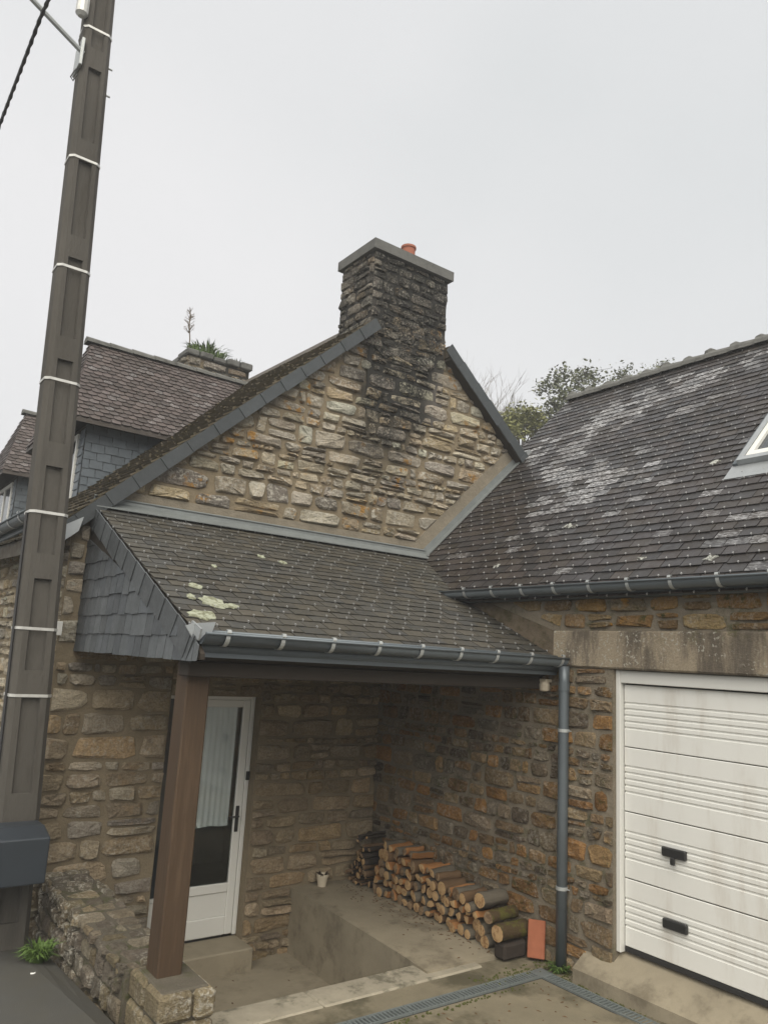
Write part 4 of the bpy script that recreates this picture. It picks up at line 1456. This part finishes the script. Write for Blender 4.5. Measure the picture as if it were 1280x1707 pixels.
# ------------------------------------------------------------------ pole, arm, cable, letter box
PB, PT = V(-3.955, -.38, -.5), V(-4.345, -.38, 10.4)
pole = empty('utility_pole', PB, 'tall dark concrete utility pole with recessed panels and pale steel straps', 'utility pole')


def pole_c(z):
    return PB + (PT - PB) * ((z - PB.z) / (PT.z - PB.z))


def pole_w(z):
    return (.345 - .0095 * z) / 2, (.30 - .009 * z) / 2


mb = MB()
zz = -.5
levels = [-.5]
recess = []
z = -.05
while z < 10:
    L = .78
    recess.append((z, z + L))
    z += L + .22
prev = -.5


def pring(z):
    c = pole_c(z)
    a, b = pole_w(z)
    ch = .04
    return c, a, b, ch


def psection(z0, z1, rec):
    """one length of pole; with rec the front and back faces are sunk between two flanges"""
    out = []
    for z in (z0, z1):
        c, a, b, ch = pring(z)
        d = .038 if rec else 0
        w = a * .46
        pts = [(-a, -b + ch), (-a + ch, -b), (-w, -b), (-w + .012, -b + d), (w - .012, -b + d), (w, -b), (a - ch, -b), (a, -b + ch),
               (a, b - ch), (a - ch, b), (w, b), (w - .012, b - d), (-w + .012, b - d), (-w, b), (-a + ch, b), (-a, b - ch)]
        out.append([c + V(p[0], p[1], 0) for p in pts])
    return out


for (r0, r1) in recess:
    for a, b, rc in ((prev, r0, False), (r0, r1, True)):
        lo, hi = psection(a, b, rc)
        n_ = 16
        mb.add(lo + hi, [(i, (i + 1) % n_, (i + 1) % n_ + n_, i + n_) for i in range(n_)] + [tuple(range(n_))[::-1], tuple(range(n_, 2 * n_))])
    prev = r1
mb.obj('shaft', M['concrete_pole'], pole)
for z in (1.74, 2.30, 3.31, 4.53, 5.63, 6.75, 8.16):
    c, a, b, ch = pring(z)
    a += .006
    b += .006
    pts = [(-a, -b + ch), (-a + ch, -b), (a - ch, -b), (a, -b + ch), (a, b - ch), (a - ch, b), (-a + ch, b), (-a, b - ch)]
    m2 = MB()
    vs = []
    for h, k in ((-.012, 0), (.012, 0), (.012, -.005), (-.012, -.005)):
        vs += [c + V(p[0] * (1 + k / a), p[1] * (1 + k / b), h) for p in pts]
    fs = []
    for rg in range(4):
        for i in range(8):
            j = (i + 1) % 8
            fs.append((rg * 8 + i, rg * 8 + j, ((rg + 1) % 4) * 8 + j, ((rg + 1) % 4) * 8 + i))
    m2.add(vs, fs)
    m2.obj('strap', M['strap'], pole)
# steel arm
pa = pole_c(7.85) + V(-.12, -.10, 0)
pe = pa + V(-.62, -.18, .20)
mb = MB().tube([pa, pe], .024, 8)
mb.bbox(pole_c(7.85) + V(-.155, -.15, -.16), pole_c(7.85) + V(-.125, .10, .14), .006)
arm = mb.obj('bracket_arm', M['galv'], pole)
MB().lathe(pole_c(8.33) + V(-.17, -.1, -.10), [(.03, 0), (.06, .03), (.06, .20), (.04, .24)], 12).obj('junction_box', M['strap'], pole)
m2 = MB()
q = pole_c(7.62) + V(-.15, -.08, 0)
m2.tube([q + V(.02, 0, .12), q + V(-.03, 0, .02), q + V(-.055, 0, -.06), q + V(-.03, 0, -.09), q + V(0, 0, .0)], .007, 6)
m2.tube([q + V(.01, 0, .22), q + V(-.03, 0, .36), q + V(-.01, -.02, .52)], .008, 6)
m2.obj('wire_tail', M['cable'], pole)
m2 = MB()
for z in (7.85, 7.55):
    c, a, b, ch = pring(z)
    m2.tube([c + V(a - .02, -.06, 0), c + V(a + .04, -.06, 0)], .010, 6)
m2.obj('bolt', M['galv'], pole)
# cable clipped down the pole on the street side
m2 = MB()
pts = []
z = 3.3
while z > -.35:
    c, a, b, ch = pring(z)
    pts.append(c + V(-a - .012, -.03 + .01 * math.sin(z * 3), 0))
    z -= .3
m2.tube(pts, .013, 6)
m2.obj('riser_cable', M['cable'], pole)

# overhead twisted cable along the street, carried by the arm
mb = MB()
for ph in (0, 2.09, 4.19):
    pts = []
    for i in range(520):
        y = -34 + 70 * i / 519
        d = abs(y + .75)
        p = V(-4.83 - .016 * (y + .0), y, 7.795 - .116 * d + .0033 * d * d)
        an = ph + y * 16
        pts.append(p + V(.011 * math.cos(an), 0, .011 * math.sin(an)))
    mb.tube(pts, .011, 5)
tag(mb.obj('overhead_cable', M['cable']), 'twisted black overhead cable sagging away from the utility pole', 'cable')

# letter box fixed to the pole
lb = empty('letter_box', (-4.1, -.78, .36), 'dark blue grey metal letter box fixed low on the concrete pole', 'letter box')
mb = MB()
prof_b = [(-1.02, .36), (-.58, .36), (-.58, .745), (-.80, .75), (-1.02, .70)]
mb.prism(prof_b, (-4.42, 0, 0), Y, Z, (.56, 0, 0))
bd = mb.obj('body', M['box_blue'], lb)
bv = bd.modifiers.new('soft edges', 'BEVEL')
bv.width = .012
bv.segments = 2
# ------------------------------------------------------------------ drain channel
dr = empty('drain_channel', (-.3, -2.9, -.31), 'grey slotted drain channel turning the corner of the driveway by the downpipe', 'drain')


def grate(A, D, W, L, wd=.125):
    """slotted grate: two rails and cross bars over a dark trough"""
    A, D, W = Vector(A), Vector(D), Vector(W)
    mb = MB()

    def bx(a0, a1, b0, b1, z0, z1):
        vs = [A + D * p + W * q + Z * z for z in (z0, z1) for p, q in ((a0, b0), (a1, b0), (a1, b1), (a0, b1))]
        fs = [(0, 3, 2, 1), (4, 5, 6, 7), (0, 1, 5, 4), (1, 2, 6, 5), (2, 3, 7, 6), (3, 0, 4, 7)]
        if D.cross(W).z < 0:
            fs = [f[::-1] for f in fs]
        mb.add(vs, fs)
    bx(.003, L - .003, 0, .016, -.02, .010)
    bx(.003, L - .003, wd - .016, wd, -.02, .010)
    k = int(L / .033)
    for i in range(k):
        a = .004 + i * (L - .02) / (k - 1)
        bx(a, a + .014, .016, wd - .016, -.014, .008)
    mb.obj('grate', M['iron'], dr)


x = -.19
while x > -3.3:
    grate((x, -2.915, -.298), (-1, 0, 0), (0, 1, 0), .5)
    x -= .5
y = -2.925
while y > -5.4:
    grate((-.205, y, -.298), (0, -1, 0), (-1, 0, 0), .5)
    y -= .5
mb = MB().box((-.20, -2.92, -.5), (-3.3, -2.785, -.302))
mb.box((-.20, -2.922, -.5), (-.335, -5.5, -.302))
mb.obj('trough', M['rubber'], dr)
# slim gap filler around the corner
MB().bbox((-.335, -2.922, -.33), (-.19, -2.79, -.291), .004).obj('corner_plate', M['iron'], dr)
# bed between kerb, plinth and drain
MB().box((-3.05, -2.782, -.6), (.0, -2.455, -.2965)).obj('bed_strip', M['drive'])
tag(bpy.data.objects['bed_strip'], kind='structure')

# ------------------------------------------------------------------ firewood
ORD = ['first', 'second', 'third', 'fourth', 'fifth', 'sixth', 'seventh', 'eighth', 'ninth', 'tenth', 'eleventh', 'twelfth', 'thirteenth', 'fourteenth', 'fifteenth', 'sixteenth', 'seventeenth', 'eighteenth', 'nineteenth', 'twentieth']


def log(c, r, L, ang, mats, label, seed, kind='round', tilt=0.0, name='firewood_log', cat='log', group='firewood logs stacked against the garage wall'):
    """one log with its cut end at c, running towards the wall; round or split section with uneven outline"""
    rr = random.Random(seed)
    d = V(math.cos(ang), math.sin(ang), tilt).normalized()
    a = d.cross(Z).normalized()
    b = a.cross(d)
    n = 12
    if kind == 'round':
        out = [(r * math.cos(6.28318 * i / n) * rr.uniform(.92, 1.06), r * math.sin(6.28318 * i / n) * rr.uniform(.92, 1.06)) for i in range(n)]
    else:                                              # split: a quarter or half round
        t0 = rr.uniform(0, 6.28)
        span = rr.choice([1.7, 2.4, 3.1])
        out = [(0 + r * .25 * math.cos(t0 + span / 2 + 3.14), r * .25 * math.sin(t0 + span / 2 + 3.14))]
        for i in range(8):
            t = t0 + span * i / 7
            out.append((1.15 * r * math.cos(t) * rr.uniform(.94, 1.05), 1.15 * r * math.sin(t) * rr.uniform(.94, 1.05)))
        mx = sum(p[0] for p in out) / len(out)
        my = sum(p[1] for p in out) / len(out)
        out = [(p[0] - mx * .8, p[1] - my * .8) for p in out]
        n = len(out)
    vs, fs, ms = [], [], []
    st = [0, .012, .3, .65, L - .012, L]
    for k, s in enumerate(st):
        sc = .94 if k in (0, len(st) - 1) else 1.0
        if k == 2:
            s = L * .33
        if k == 3:
            s = L * .68
        wx, wy = rr.uniform(-.006, .006), rr.uniform(-.006, .006)
        for x, y in out:
            j = rr.uniform(.96, 1.04)
            vs.append(Vector(c) + d * s + a * (x * sc * j + wx) + b * (y * sc * j + wy))
    for k in range(len(st) - 1):
        for i in range(n):
            fs.append((k * n + i, (k + 1) * n + i, (k + 1) * n + (i + 1) % n, k * n + (i + 1) % n))
            flat = kind != 'round' and i in (0, n - 1)
            ms.append(2 if flat else 0)
    k = len(vs)
    vs.append(Vector(c) - d * .004)
    for i in range(n):
        fs.append((i, (i + 1) % n, k))
        ms.append(1)
    vs.append(Vector(c) + d * (L + .003))
    for i in range(n):
        fs.append(((len(st) - 1) * n + (i + 1) % n, (len(st) - 1) * n + i, k + 1))
        ms.append(1)
    o = mk(name, vs, fs, [M[q] for q in mats], None, midx=ms)
    # end grain is flat, bark is rounded
    for p in o.data.polygons:
        p.use_smooth = p.material_index == 0
    return tag(o, label, cat, group)


lr_ = random.Random(19)
ROWN = ['bottom row', 'second row', 'third row', 'fourth row', 'top row']
cols = 17
heights = {}
# rows of logs, counted from the brick end; each row starts further from the street than the one under it
y_start, y_end = -2.34, -.50
for row in range(6):
    first = [-2.34, -2.30, -2.20, -2.02, -1.62, -1.15][row]
    last = [-.52, -.55, -.50, -.56, -.60, -.66][row]
    y = first
    k = 0
    while True:
        t = (y - y_start) / (y_end - y_start)
        r = lr_.uniform(.036, .058) * (1.15 if t < .35 else 1)
        y += r
        if y > last:
            break
        z = plinth_z(y) + .048 + row * .092 + lr_.uniform(-.007, .007)
        split_ = lr_.random() < (.7 if row >= 4 else .5)
        if row >= 4 and lr_.random() < .4:
            r *= 1.25
        L = lr_.uniform(.25, .31)
        xf = -.335 + lr_.uniform(-.035, .03) - (.02 if t < .3 else 0)
        bark = lr_.choice(['bark_log', 'bark_orange', 'bark_log', 'bark_grey']) if t > .4 else lr_.choice(['bark_grey', 'bark_log', 'bark_grey'])
        if row >= 4:
            bark = lr_.choice(['bark_orange', 'bark_orange', 'bark_grey', 'bark_log'])
        cut = lr_.choice(['wood_cut', 'wood_cut', 'wood_cut_old'])
        look = 'split' if split_ else 'round'
        bw = {'bark_log': 'brown', 'bark_grey': 'grey barked', 'bark_orange': 'orange peeled'}[bark]
        log((xf, y, z), r, min(L, -xf - .02), lr_.uniform(-.14, .10), [bark, cut, 'bark_orange'],
            '%s %s log in the %s of the firewood, %s from the brick end' % (bw, look, ['bottom row', 'second row', 'third row', 'fourth row', 'fifth row', 'top row'][row], ORD[min(k, 19)]),
            500 + row * 40 + k, 'split' if split_ else 'round', lr_.uniform(-.05, .05))
        k += 1
        y += r * lr_.uniform(.96, 1.06)
# front end: dark block, mossy log on it, loose thick logs
mb = MB().bbox((-.40, -2.56, plinth_z(-2.5) - .02), (-.12, -2.42, -.15), .02)
tag(mb.obj('wood_block', M['wood_dark']), 'short black weathered block of wood under the mossy log', 'wood block')
log((-.43, -2.49, -.075), .075, .36, .0, ['bark_moss', 'wood_cut', 'bark_moss'], 'thick moss covered log lying on the black wood block by the brick', 900)
log((-.42, -2.37, .02), .055, .36, .06, ['bark_moss', 'wood_cut_old', 'bark_grey'], 'mossy green brown log leaning just behind the thick mossy one', 901)
log((-.37, -2.20, .11), .070, .33, .05, ['bark_grey', 'wood_cut', 'bark_grey'], 'thick grey log with pale rough cut end on top near the brick', 902)
log((-.44, -2.12, .035), .042, .36, .04, ['bark_grey', 'wood_cut', 'bark_grey'], 'thin round log with bright pale end poking out of the pile', 903)
# small sticks stacked in the corner
k = 0
lb_ = random.Random(23)
for row in range(7):
    nn = [6, 6, 6, 5, 5, 4, 3][row]
    for i in range(nn):
        yy = -.41 + i * .062 + (.03 if row % 2 else 0)
        z = plinth_z(yy) + .036 + row * .060
        r = lb_.uniform(.022, .034)
        log((-.34 + lb_.uniform(-.06, .05), yy, z), r, .29 + lb_.uniform(-.05, .02), lb_.uniform(-.12, .12), [lb_.choice(['bark_log', 'wood_dark', 'bark_log']), lb_.choice(['wood_cut_old', 'wood_cut']), 'wood_dark'],
            'thin kindling stick in the %s of the dark corner stack, %s from the logs' % (['bottom row', 'second row', 'third row', 'fourth row', 'fifth row', 'sixth row', 'top row'][row], ORD[i]), 950 + k, lb_.choice(['round', 'split']), name='kindling_stick', cat='stick', group='kindling sticks stacked in the corner')
        k += 1
for i, (yy, an, tl) in enumerate(((-.24, .5, .10), (-.18, -.3, .16), (-.30, .1, -.06))):
    log((-.36 + .04 * i, yy, plinth_z(yy) + .46 + .02 * i), .02, .34, an, ['wood_dark', 'wood_cut', 'wood_dark'], ['pale ended stick lying crooked on top of the corner stack', 'dark stick tilted up on top of the corner stack', 'dark stick lying across the top of the corner stack'][i], 1090 + i, 'split', tl, name='kindling_stick', cat='stick', group='kindling sticks stacked in the corner')

# orange brick leaning on the wall
bk = MB()
bk.bbox((-.075, -.028, 0), (.075, .028, .30), .006)
vs = []
R2 = Matrix.Rotation(math.radians(-52), 3, 'Z')
for v in bk.v:
    q = R2 @ (Matrix.Rotation(math.radians(-14), 3, 'X') @ v)
    vs.append(q + V(-.115, -2.66, -.270))
bk.v = vs
tag(bk.obj('orange_brick', M['brick']), 'flat orange terracotta brick leaning against the log pile beside the downpipe', 'brick')

# flower pot on the ledge
fpz = plinth_z(-.25)
pt = empty('flower_pot', (-.72, -.12, plinth_z(-.12)), 'small cream flower pot with wilted plant standing on the ledge corner', 'flower pot')
MB().lathe((-.72, -.12, plinth_z(-.12)), [(.045, 0), (.062, .10), (.066, .10), (.066, .125), (.058, .125), (.055, .105), (.0, .103)], 20).obj('pot', M['pot'], pt, smooth=False)
mb = MB()
r_ = random.Random(3)
for i in range(14):
    t = r_.uniform(0, 6.28)
    p = V(-.72 + .03 * math.cos(t), -.12 + .03 * math.sin(t), plinth_z(-.12) + .10)
    mb.tube([p, p + V(.02 * math.cos(t), .02 * math.sin(t), .03), p + V(.05 * math.cos(t), .05 * math.sin(t), .035 + r_.uniform(-.02, .02))], [.004, .006, .002], 5)
mb.obj('dead_plant', M['soil'], pt)

# small sensor lamp under the eaves
mb = MB().lathe((-.06, -2.66, 2.0), [(.02, 0), (.045, .01), (.05, .06), (.04, .09)], 14)
mb.bbox((-.09, -2.70, 2.085), (.0, -2.62, 2.115), .005)
tag(mb.obj('sensor_lamp', M['pot']), 'small cream outdoor lamp on the wall under the porch gutter', 'lamp')


# ------------------------------------------------------------------ plants
def tuft(name, c, R, H, n, mat, label, cat, seed, wide=.012, droop=.5, kind=None, spread=None):
    r = random.Random(seed)
    mb = MB()
    for i in range(n):
        t = r.uniform(0, 6.28318)
        q = r.random() ** .5
        sx, sy = spread or (R, R)
        p = Vector(c) + V(sx * .5 * q * math.cos(t), sy * .5 * q * math.sin(t), 0)
        h = H * r.uniform(.5, 1.1)
        lean = V(math.cos(t), math.sin(t), 0) * (R * r.uniform(.3, 1.0)) + V(r.uniform(-.3, .3), r.uniform(-.3, .3), 0) * R
        sd_ = V(-math.sin(t + .6), math.cos(t + .6), 0) * wide * r.uniform(.6, 1.2)
        m1 = p + lean * .4 + Z * h * .7
        e = p + lean + Z * h * (1 - droop * r.random())
        mb.add([p - sd_ * .4, p + sd_ * .4, m1 + sd_, m1 - sd_, e], [(0, 1, 2, 3), (3, 2, 4)])
    o = mb.obj(name, mat)
    return tag(o, label, cat, None, kind)


gz = road_z(-.85)
tuft('fern_weed', (-3.83, -.98, road_z(-.98) - .01), .13, .15, 220, M['weed'], 'bright green weed tuft growing at the foot of the low wall', 'weed', 7, .011, .7)
tuft('small_weed', (-.10, -2.90, -.31), .10, .10, 90, M['weed'], 'small green weeds growing at the foot of the downpipe', 'weed', 8, .010, .6)
tuft('chimney_grass', (-.30, 5.75, 7.68), .22, .32, 260, M['grass'], 'tuft of grass growing on top of the far stone chimney', 'grass', 9, .016, .4, spread=(.7, .4))
tuft('grass_sprig', (.28, 5.7, 7.68), .16, .16, 70, M['grass'], 'small sprig of grass at the right end of the far chimney top', 'grass', 10, .014, .5)
tuft('moss_tuft', (-3.30, -2.27, .12), .07, .03, 60, M['grass'], 'little moss tuft beside the foot of the brown post', 'moss', 12, .01, .6)
mb = MB()
r_ = random.Random(66)
for i in range(420):
    k = r_.random()
    if k < .35:
        p = V(r_.uniform(-.9, -.02), -2.74 + r_.gauss(0, .045), -.297)
    elif k < .55:
        p = V(-.03 - abs(r_.gauss(0, .05)), r_.uniform(-3.08, -2.75), -.305)
    elif k < .8:
        p = V(r_.uniform(-3.1, -.4), -2.945 - abs(r_.gauss(0, .03)), -.303)
    else:
        p = V(-.19 + abs(r_.gauss(0, .02)), r_.uniform(-4.2, -2.95), -.303)
    q = r_.uniform(.004, .013)
    mb.lathe(p, [(q, 0), (q * .8, q * .7), (q * .2, q)], 5)
tag(mb.obj('moss', M['moss']), kind='stuff')
mb = MB()
for i in range(260):                                   # bark chips under the pile, leaf bits and grit on the drive
    k = r_.random()
    if k < .5:
        x, y = -.36 - abs(r_.gauss(0, .14)), r_.uniform(-2.4, -.2)
        z = plinth_z(y)
    elif k < .85:
        x, y, z = r_.uniform(-3.0, -.4), -3.0 - abs(r_.gauss(0, .5)), None
        z = ground_z(x, y)
    else:
        x, y, z = r_.uniform(-3.1, -1.2), r_.uniform(-2.1, -.4), -.885
    a = r_.uniform(0, 6.28)
    L, w = r_.uniform(.008, .028), r_.uniform(.004, .010)
    u, v = V(math.cos(a), math.sin(a), 0), V(-math.sin(a), math.cos(a), 0)
    p = V(x, y, z + .001)
    mb.add([p - u * L, p - v * w, p + u * L, p + v * w, p + V(0, 0, r_.uniform(.004, .010))], [(0, 1, 4), (1, 2, 4), (2, 3, 4), (3, 0, 4)])
tag(mb.obj('bark_chips', M['bark_log']), kind='stuff')
mb = MB()
r_ = random.Random(6)
st = V(-.68, 5.85, 7.66)
tp = st + V(-.02, 0, .95)
mb.tube([st, st + V(.03, 0, .35), st + V(-.02, 0, .7), tp], [.014, .012, .010, .006], 6)
for i in range(46):
    t = .5 + .5 * r_.random()
    p = st.lerp(tp, t)
    d = V(r_.uniform(-1, 1), r_.uniform(-1, 1), r_.uniform(.2, 1.1)).normalized()
    L = .14 * (1.25 - t) + .05
    mb.tube([p, p + d * L], [.006, .003], 4)
    for j in range(3):
        e = p + d * L * r_.uniform(.5, 1)
        s_ = V(r_.uniform(-1, 1), r_.uniform(-1, 1), r_.uniform(-.5, 1)) * .03
        mb.add([e, e + s_, e + s_ + V(.012, .01, .012)], [(0, 1, 2)])
tag(mb.obj('dry_weed', M['dry']), 'tall dry weed stalk standing up from the far chimney', 'weed')
for i, (x, y, m_, nm, lab, cat) in enumerate(((-4.02, -2.95, 'dead_leaf', 'dead_leaf', 'red brown dead leaf lying on the dark asphalt', 'leaf'), (-3.95, -1.35, 'white_tag', 'paper_scrap', 'tiny white scrap of paper on the asphalt near the weed', 'litter'))):
    z = road_z(y) + .006
    s_ = .05 if i == 0 else .018
    mb = MB()
    pts = [(-1, 0), (-.4, .5), (.5, .45), (1, .05), (.4, -.5), (-.5, -.4)]
    vs = [(x + a * s_, y + b * s_, z + .006 * (abs(a) > .6)) for a, b in pts] + [(x + a * s_, y + b * s_, z - .004) for a, b in pts]
    mb.add(vs, [tuple(range(6))[::-1], tuple(range(6, 12))] + [(k, (k + 1) % 6, (k + 1) % 6 + 6, k + 6) for k in range(6)])
    tag(mb.obj(nm, M[m_]), lab, cat)


def twig(mb, r, p, d, L, rad, lv):
    pts = [p]
    q = p.copy()
    for i in range(3):
        d = (d + V(r.uniform(-.16, .16), r.uniform(-.16, .16), r.uniform(-.03, .12))).normalized()
        q = q + d * L / 3
        pts.append(q.copy())
    mb.tube(pts, [rad, rad * .8, rad * .62, rad * .4], 6 if lv == 0 else 4, cap=False)
    if lv < 3:
        for i in range(4 if lv < 2 else 3):
            t = r.uniform(.35, 1)
            a = r.uniform(0, 6.28)
            nd = (d + V(math.cos(a), math.sin(a), r.uniform(-.1, .4)) * .55).normalized()
            twig(mb, r, pts[1].lerp(pts[3], t), nd, L * r.uniform(.5, .75), rad * .5, lv + 1)


def tree(name, x, y, cz, rx, rz, nclump, nleaf, lsz, leaf, seed, label, tr=.14):
    """trunk, limbs reaching into leaf clumps, and loose leaves round each clump"""
    r = random.Random(seed)
    base = V(x, y, -.4)
    root = empty(name, base, label, 'tree', 'trees behind the garage')
    mb, fb = MB(), MB()
    mid = V(x, y, cz - rz * .7)
    mb.tube([base, base.lerp(mid, .5) + V(.1, 0, 0), mid, V(x, y, cz)], [tr, tr * .8, tr * .6, tr * .25], 8)
    for k in range(nclump):
        a = r.uniform(0, 6.28)
        h = r.uniform(-.75, 1)
        w = math.sqrt(max(0, 1 - h * h)) * r.uniform(.35, 1)
        c = V(x + rx * w * math.cos(a), y + rx * w * math.sin(a), cz + rz * h)
        s0 = base.lerp(V(x, y, cz), r.uniform(.82, 1.0))
        mb.tube([s0, s0.lerp(c, .5) + V(0, 0, .12), c], [tr * .22, tr * .14, .008], 4, cap=False)
        R = rx * r.uniform(.16, .30)
        for i in range(5):
            e = c + V(r.gauss(0, 1), r.gauss(0, 1), r.gauss(0, .8)) * R * .7
            mb.tube([c, e], [.010, .005], 3, cap=False)
        for i in range(nleaf // nclump):
            p = c + V(r.gauss(0, 1), r.gauss(0, 1), r.gauss(0, .7)) * R * .62
            u = V(r.uniform(-1, 1), r.uniform(-1, 1), r.uniform(-.6, .6)).normalized()
            v = u.cross(V(r.uniform(-1, 1), r.uniform(-1, 1), r.uniform(-1, 1))).normalized()
            s = lsz * r.uniform(.6, 1.3)
            fb.add([p - u * s, p + v * s * .5, p + u * s, p - v * s * .5], [(0, 1, 2, 3)])
    mb.obj('trunk', M['bark'], root)
    fb.obj('crown', M[leaf], root)
    return root


tree('leafy_tree', 13.2, 8, 10.6, 1.5, 1.2, 40, 5200, .07, 'leaf', 201, 'green leafy tree standing behind the left end of the garage ridge')
tree('leafy_tree', 17.0, 8.5, 12.1, 1.2, 1.1, 24, 2400, .065, 'leaf', 202, 'smaller leafy tree top rising over the middle of the garage ridge')
tree('leafy_tree', 19.6, 9, 12.9, 1.2, 1.15, 18, 900, .06, 'leaf', 205, 'thin sparse tree top just showing over the ridge at the right')
tree('bush_tree', 10.7, 8, 8.6, 1.25, 1.2, 40, 8000, .06, 'leaf_yellow', 203, 'yellow green bushy tree low in the gap between gable and garage roof')
r_ = random.Random(31)
bt = empty('bare_tree', (11.2, 9.5, -.4), 'pale leafless tree with upright bare twigs behind the gable edge', 'tree', 'trees behind the garage')
mb = MB().tube([V(11.2, 9.5, -.4), V(11.25, 9.5, 5), V(11.3, 9.5, 9.0)], [.13, .09, .05], 8)
for i in range(9):
    a = r_.uniform(0, 6.28)
    twig(mb, r_, V(11.3, 9.5, r_.uniform(7.8, 9.0)), V(.36 * math.cos(a), .36 * math.sin(a), 1).normalized(), r_.uniform(1.2, 1.8), .030, 0)
mb.obj('trunk', M['twig'], bt)

flush_pieces()

# ------------------------------------------------------------------ thin volume added to imitate lens glare
hm = bpy.data.materials.new('glare_veil')
hm.use_nodes = True
hm.node_tree.nodes.clear()
ho = hm.node_tree.nodes.new('ShaderNodeOutputMaterial')
hv = hm.node_tree.nodes.new('ShaderNodeVolumePrincipled')
hv.inputs['Color'].default_value = (.92, .94, .96, 1)
hv.inputs['Density'].default_value = VEIL
hv.inputs['Anisotropy'].default_value = .2
hm.node_tree.links.new(hv.outputs[0], ho.inputs['Volume'])
if VEIL > 0:
    tag(MB().box((-165, -165, -22), (165, 205, 15.6)).obj('veil_volume', hm), kind='stuff')
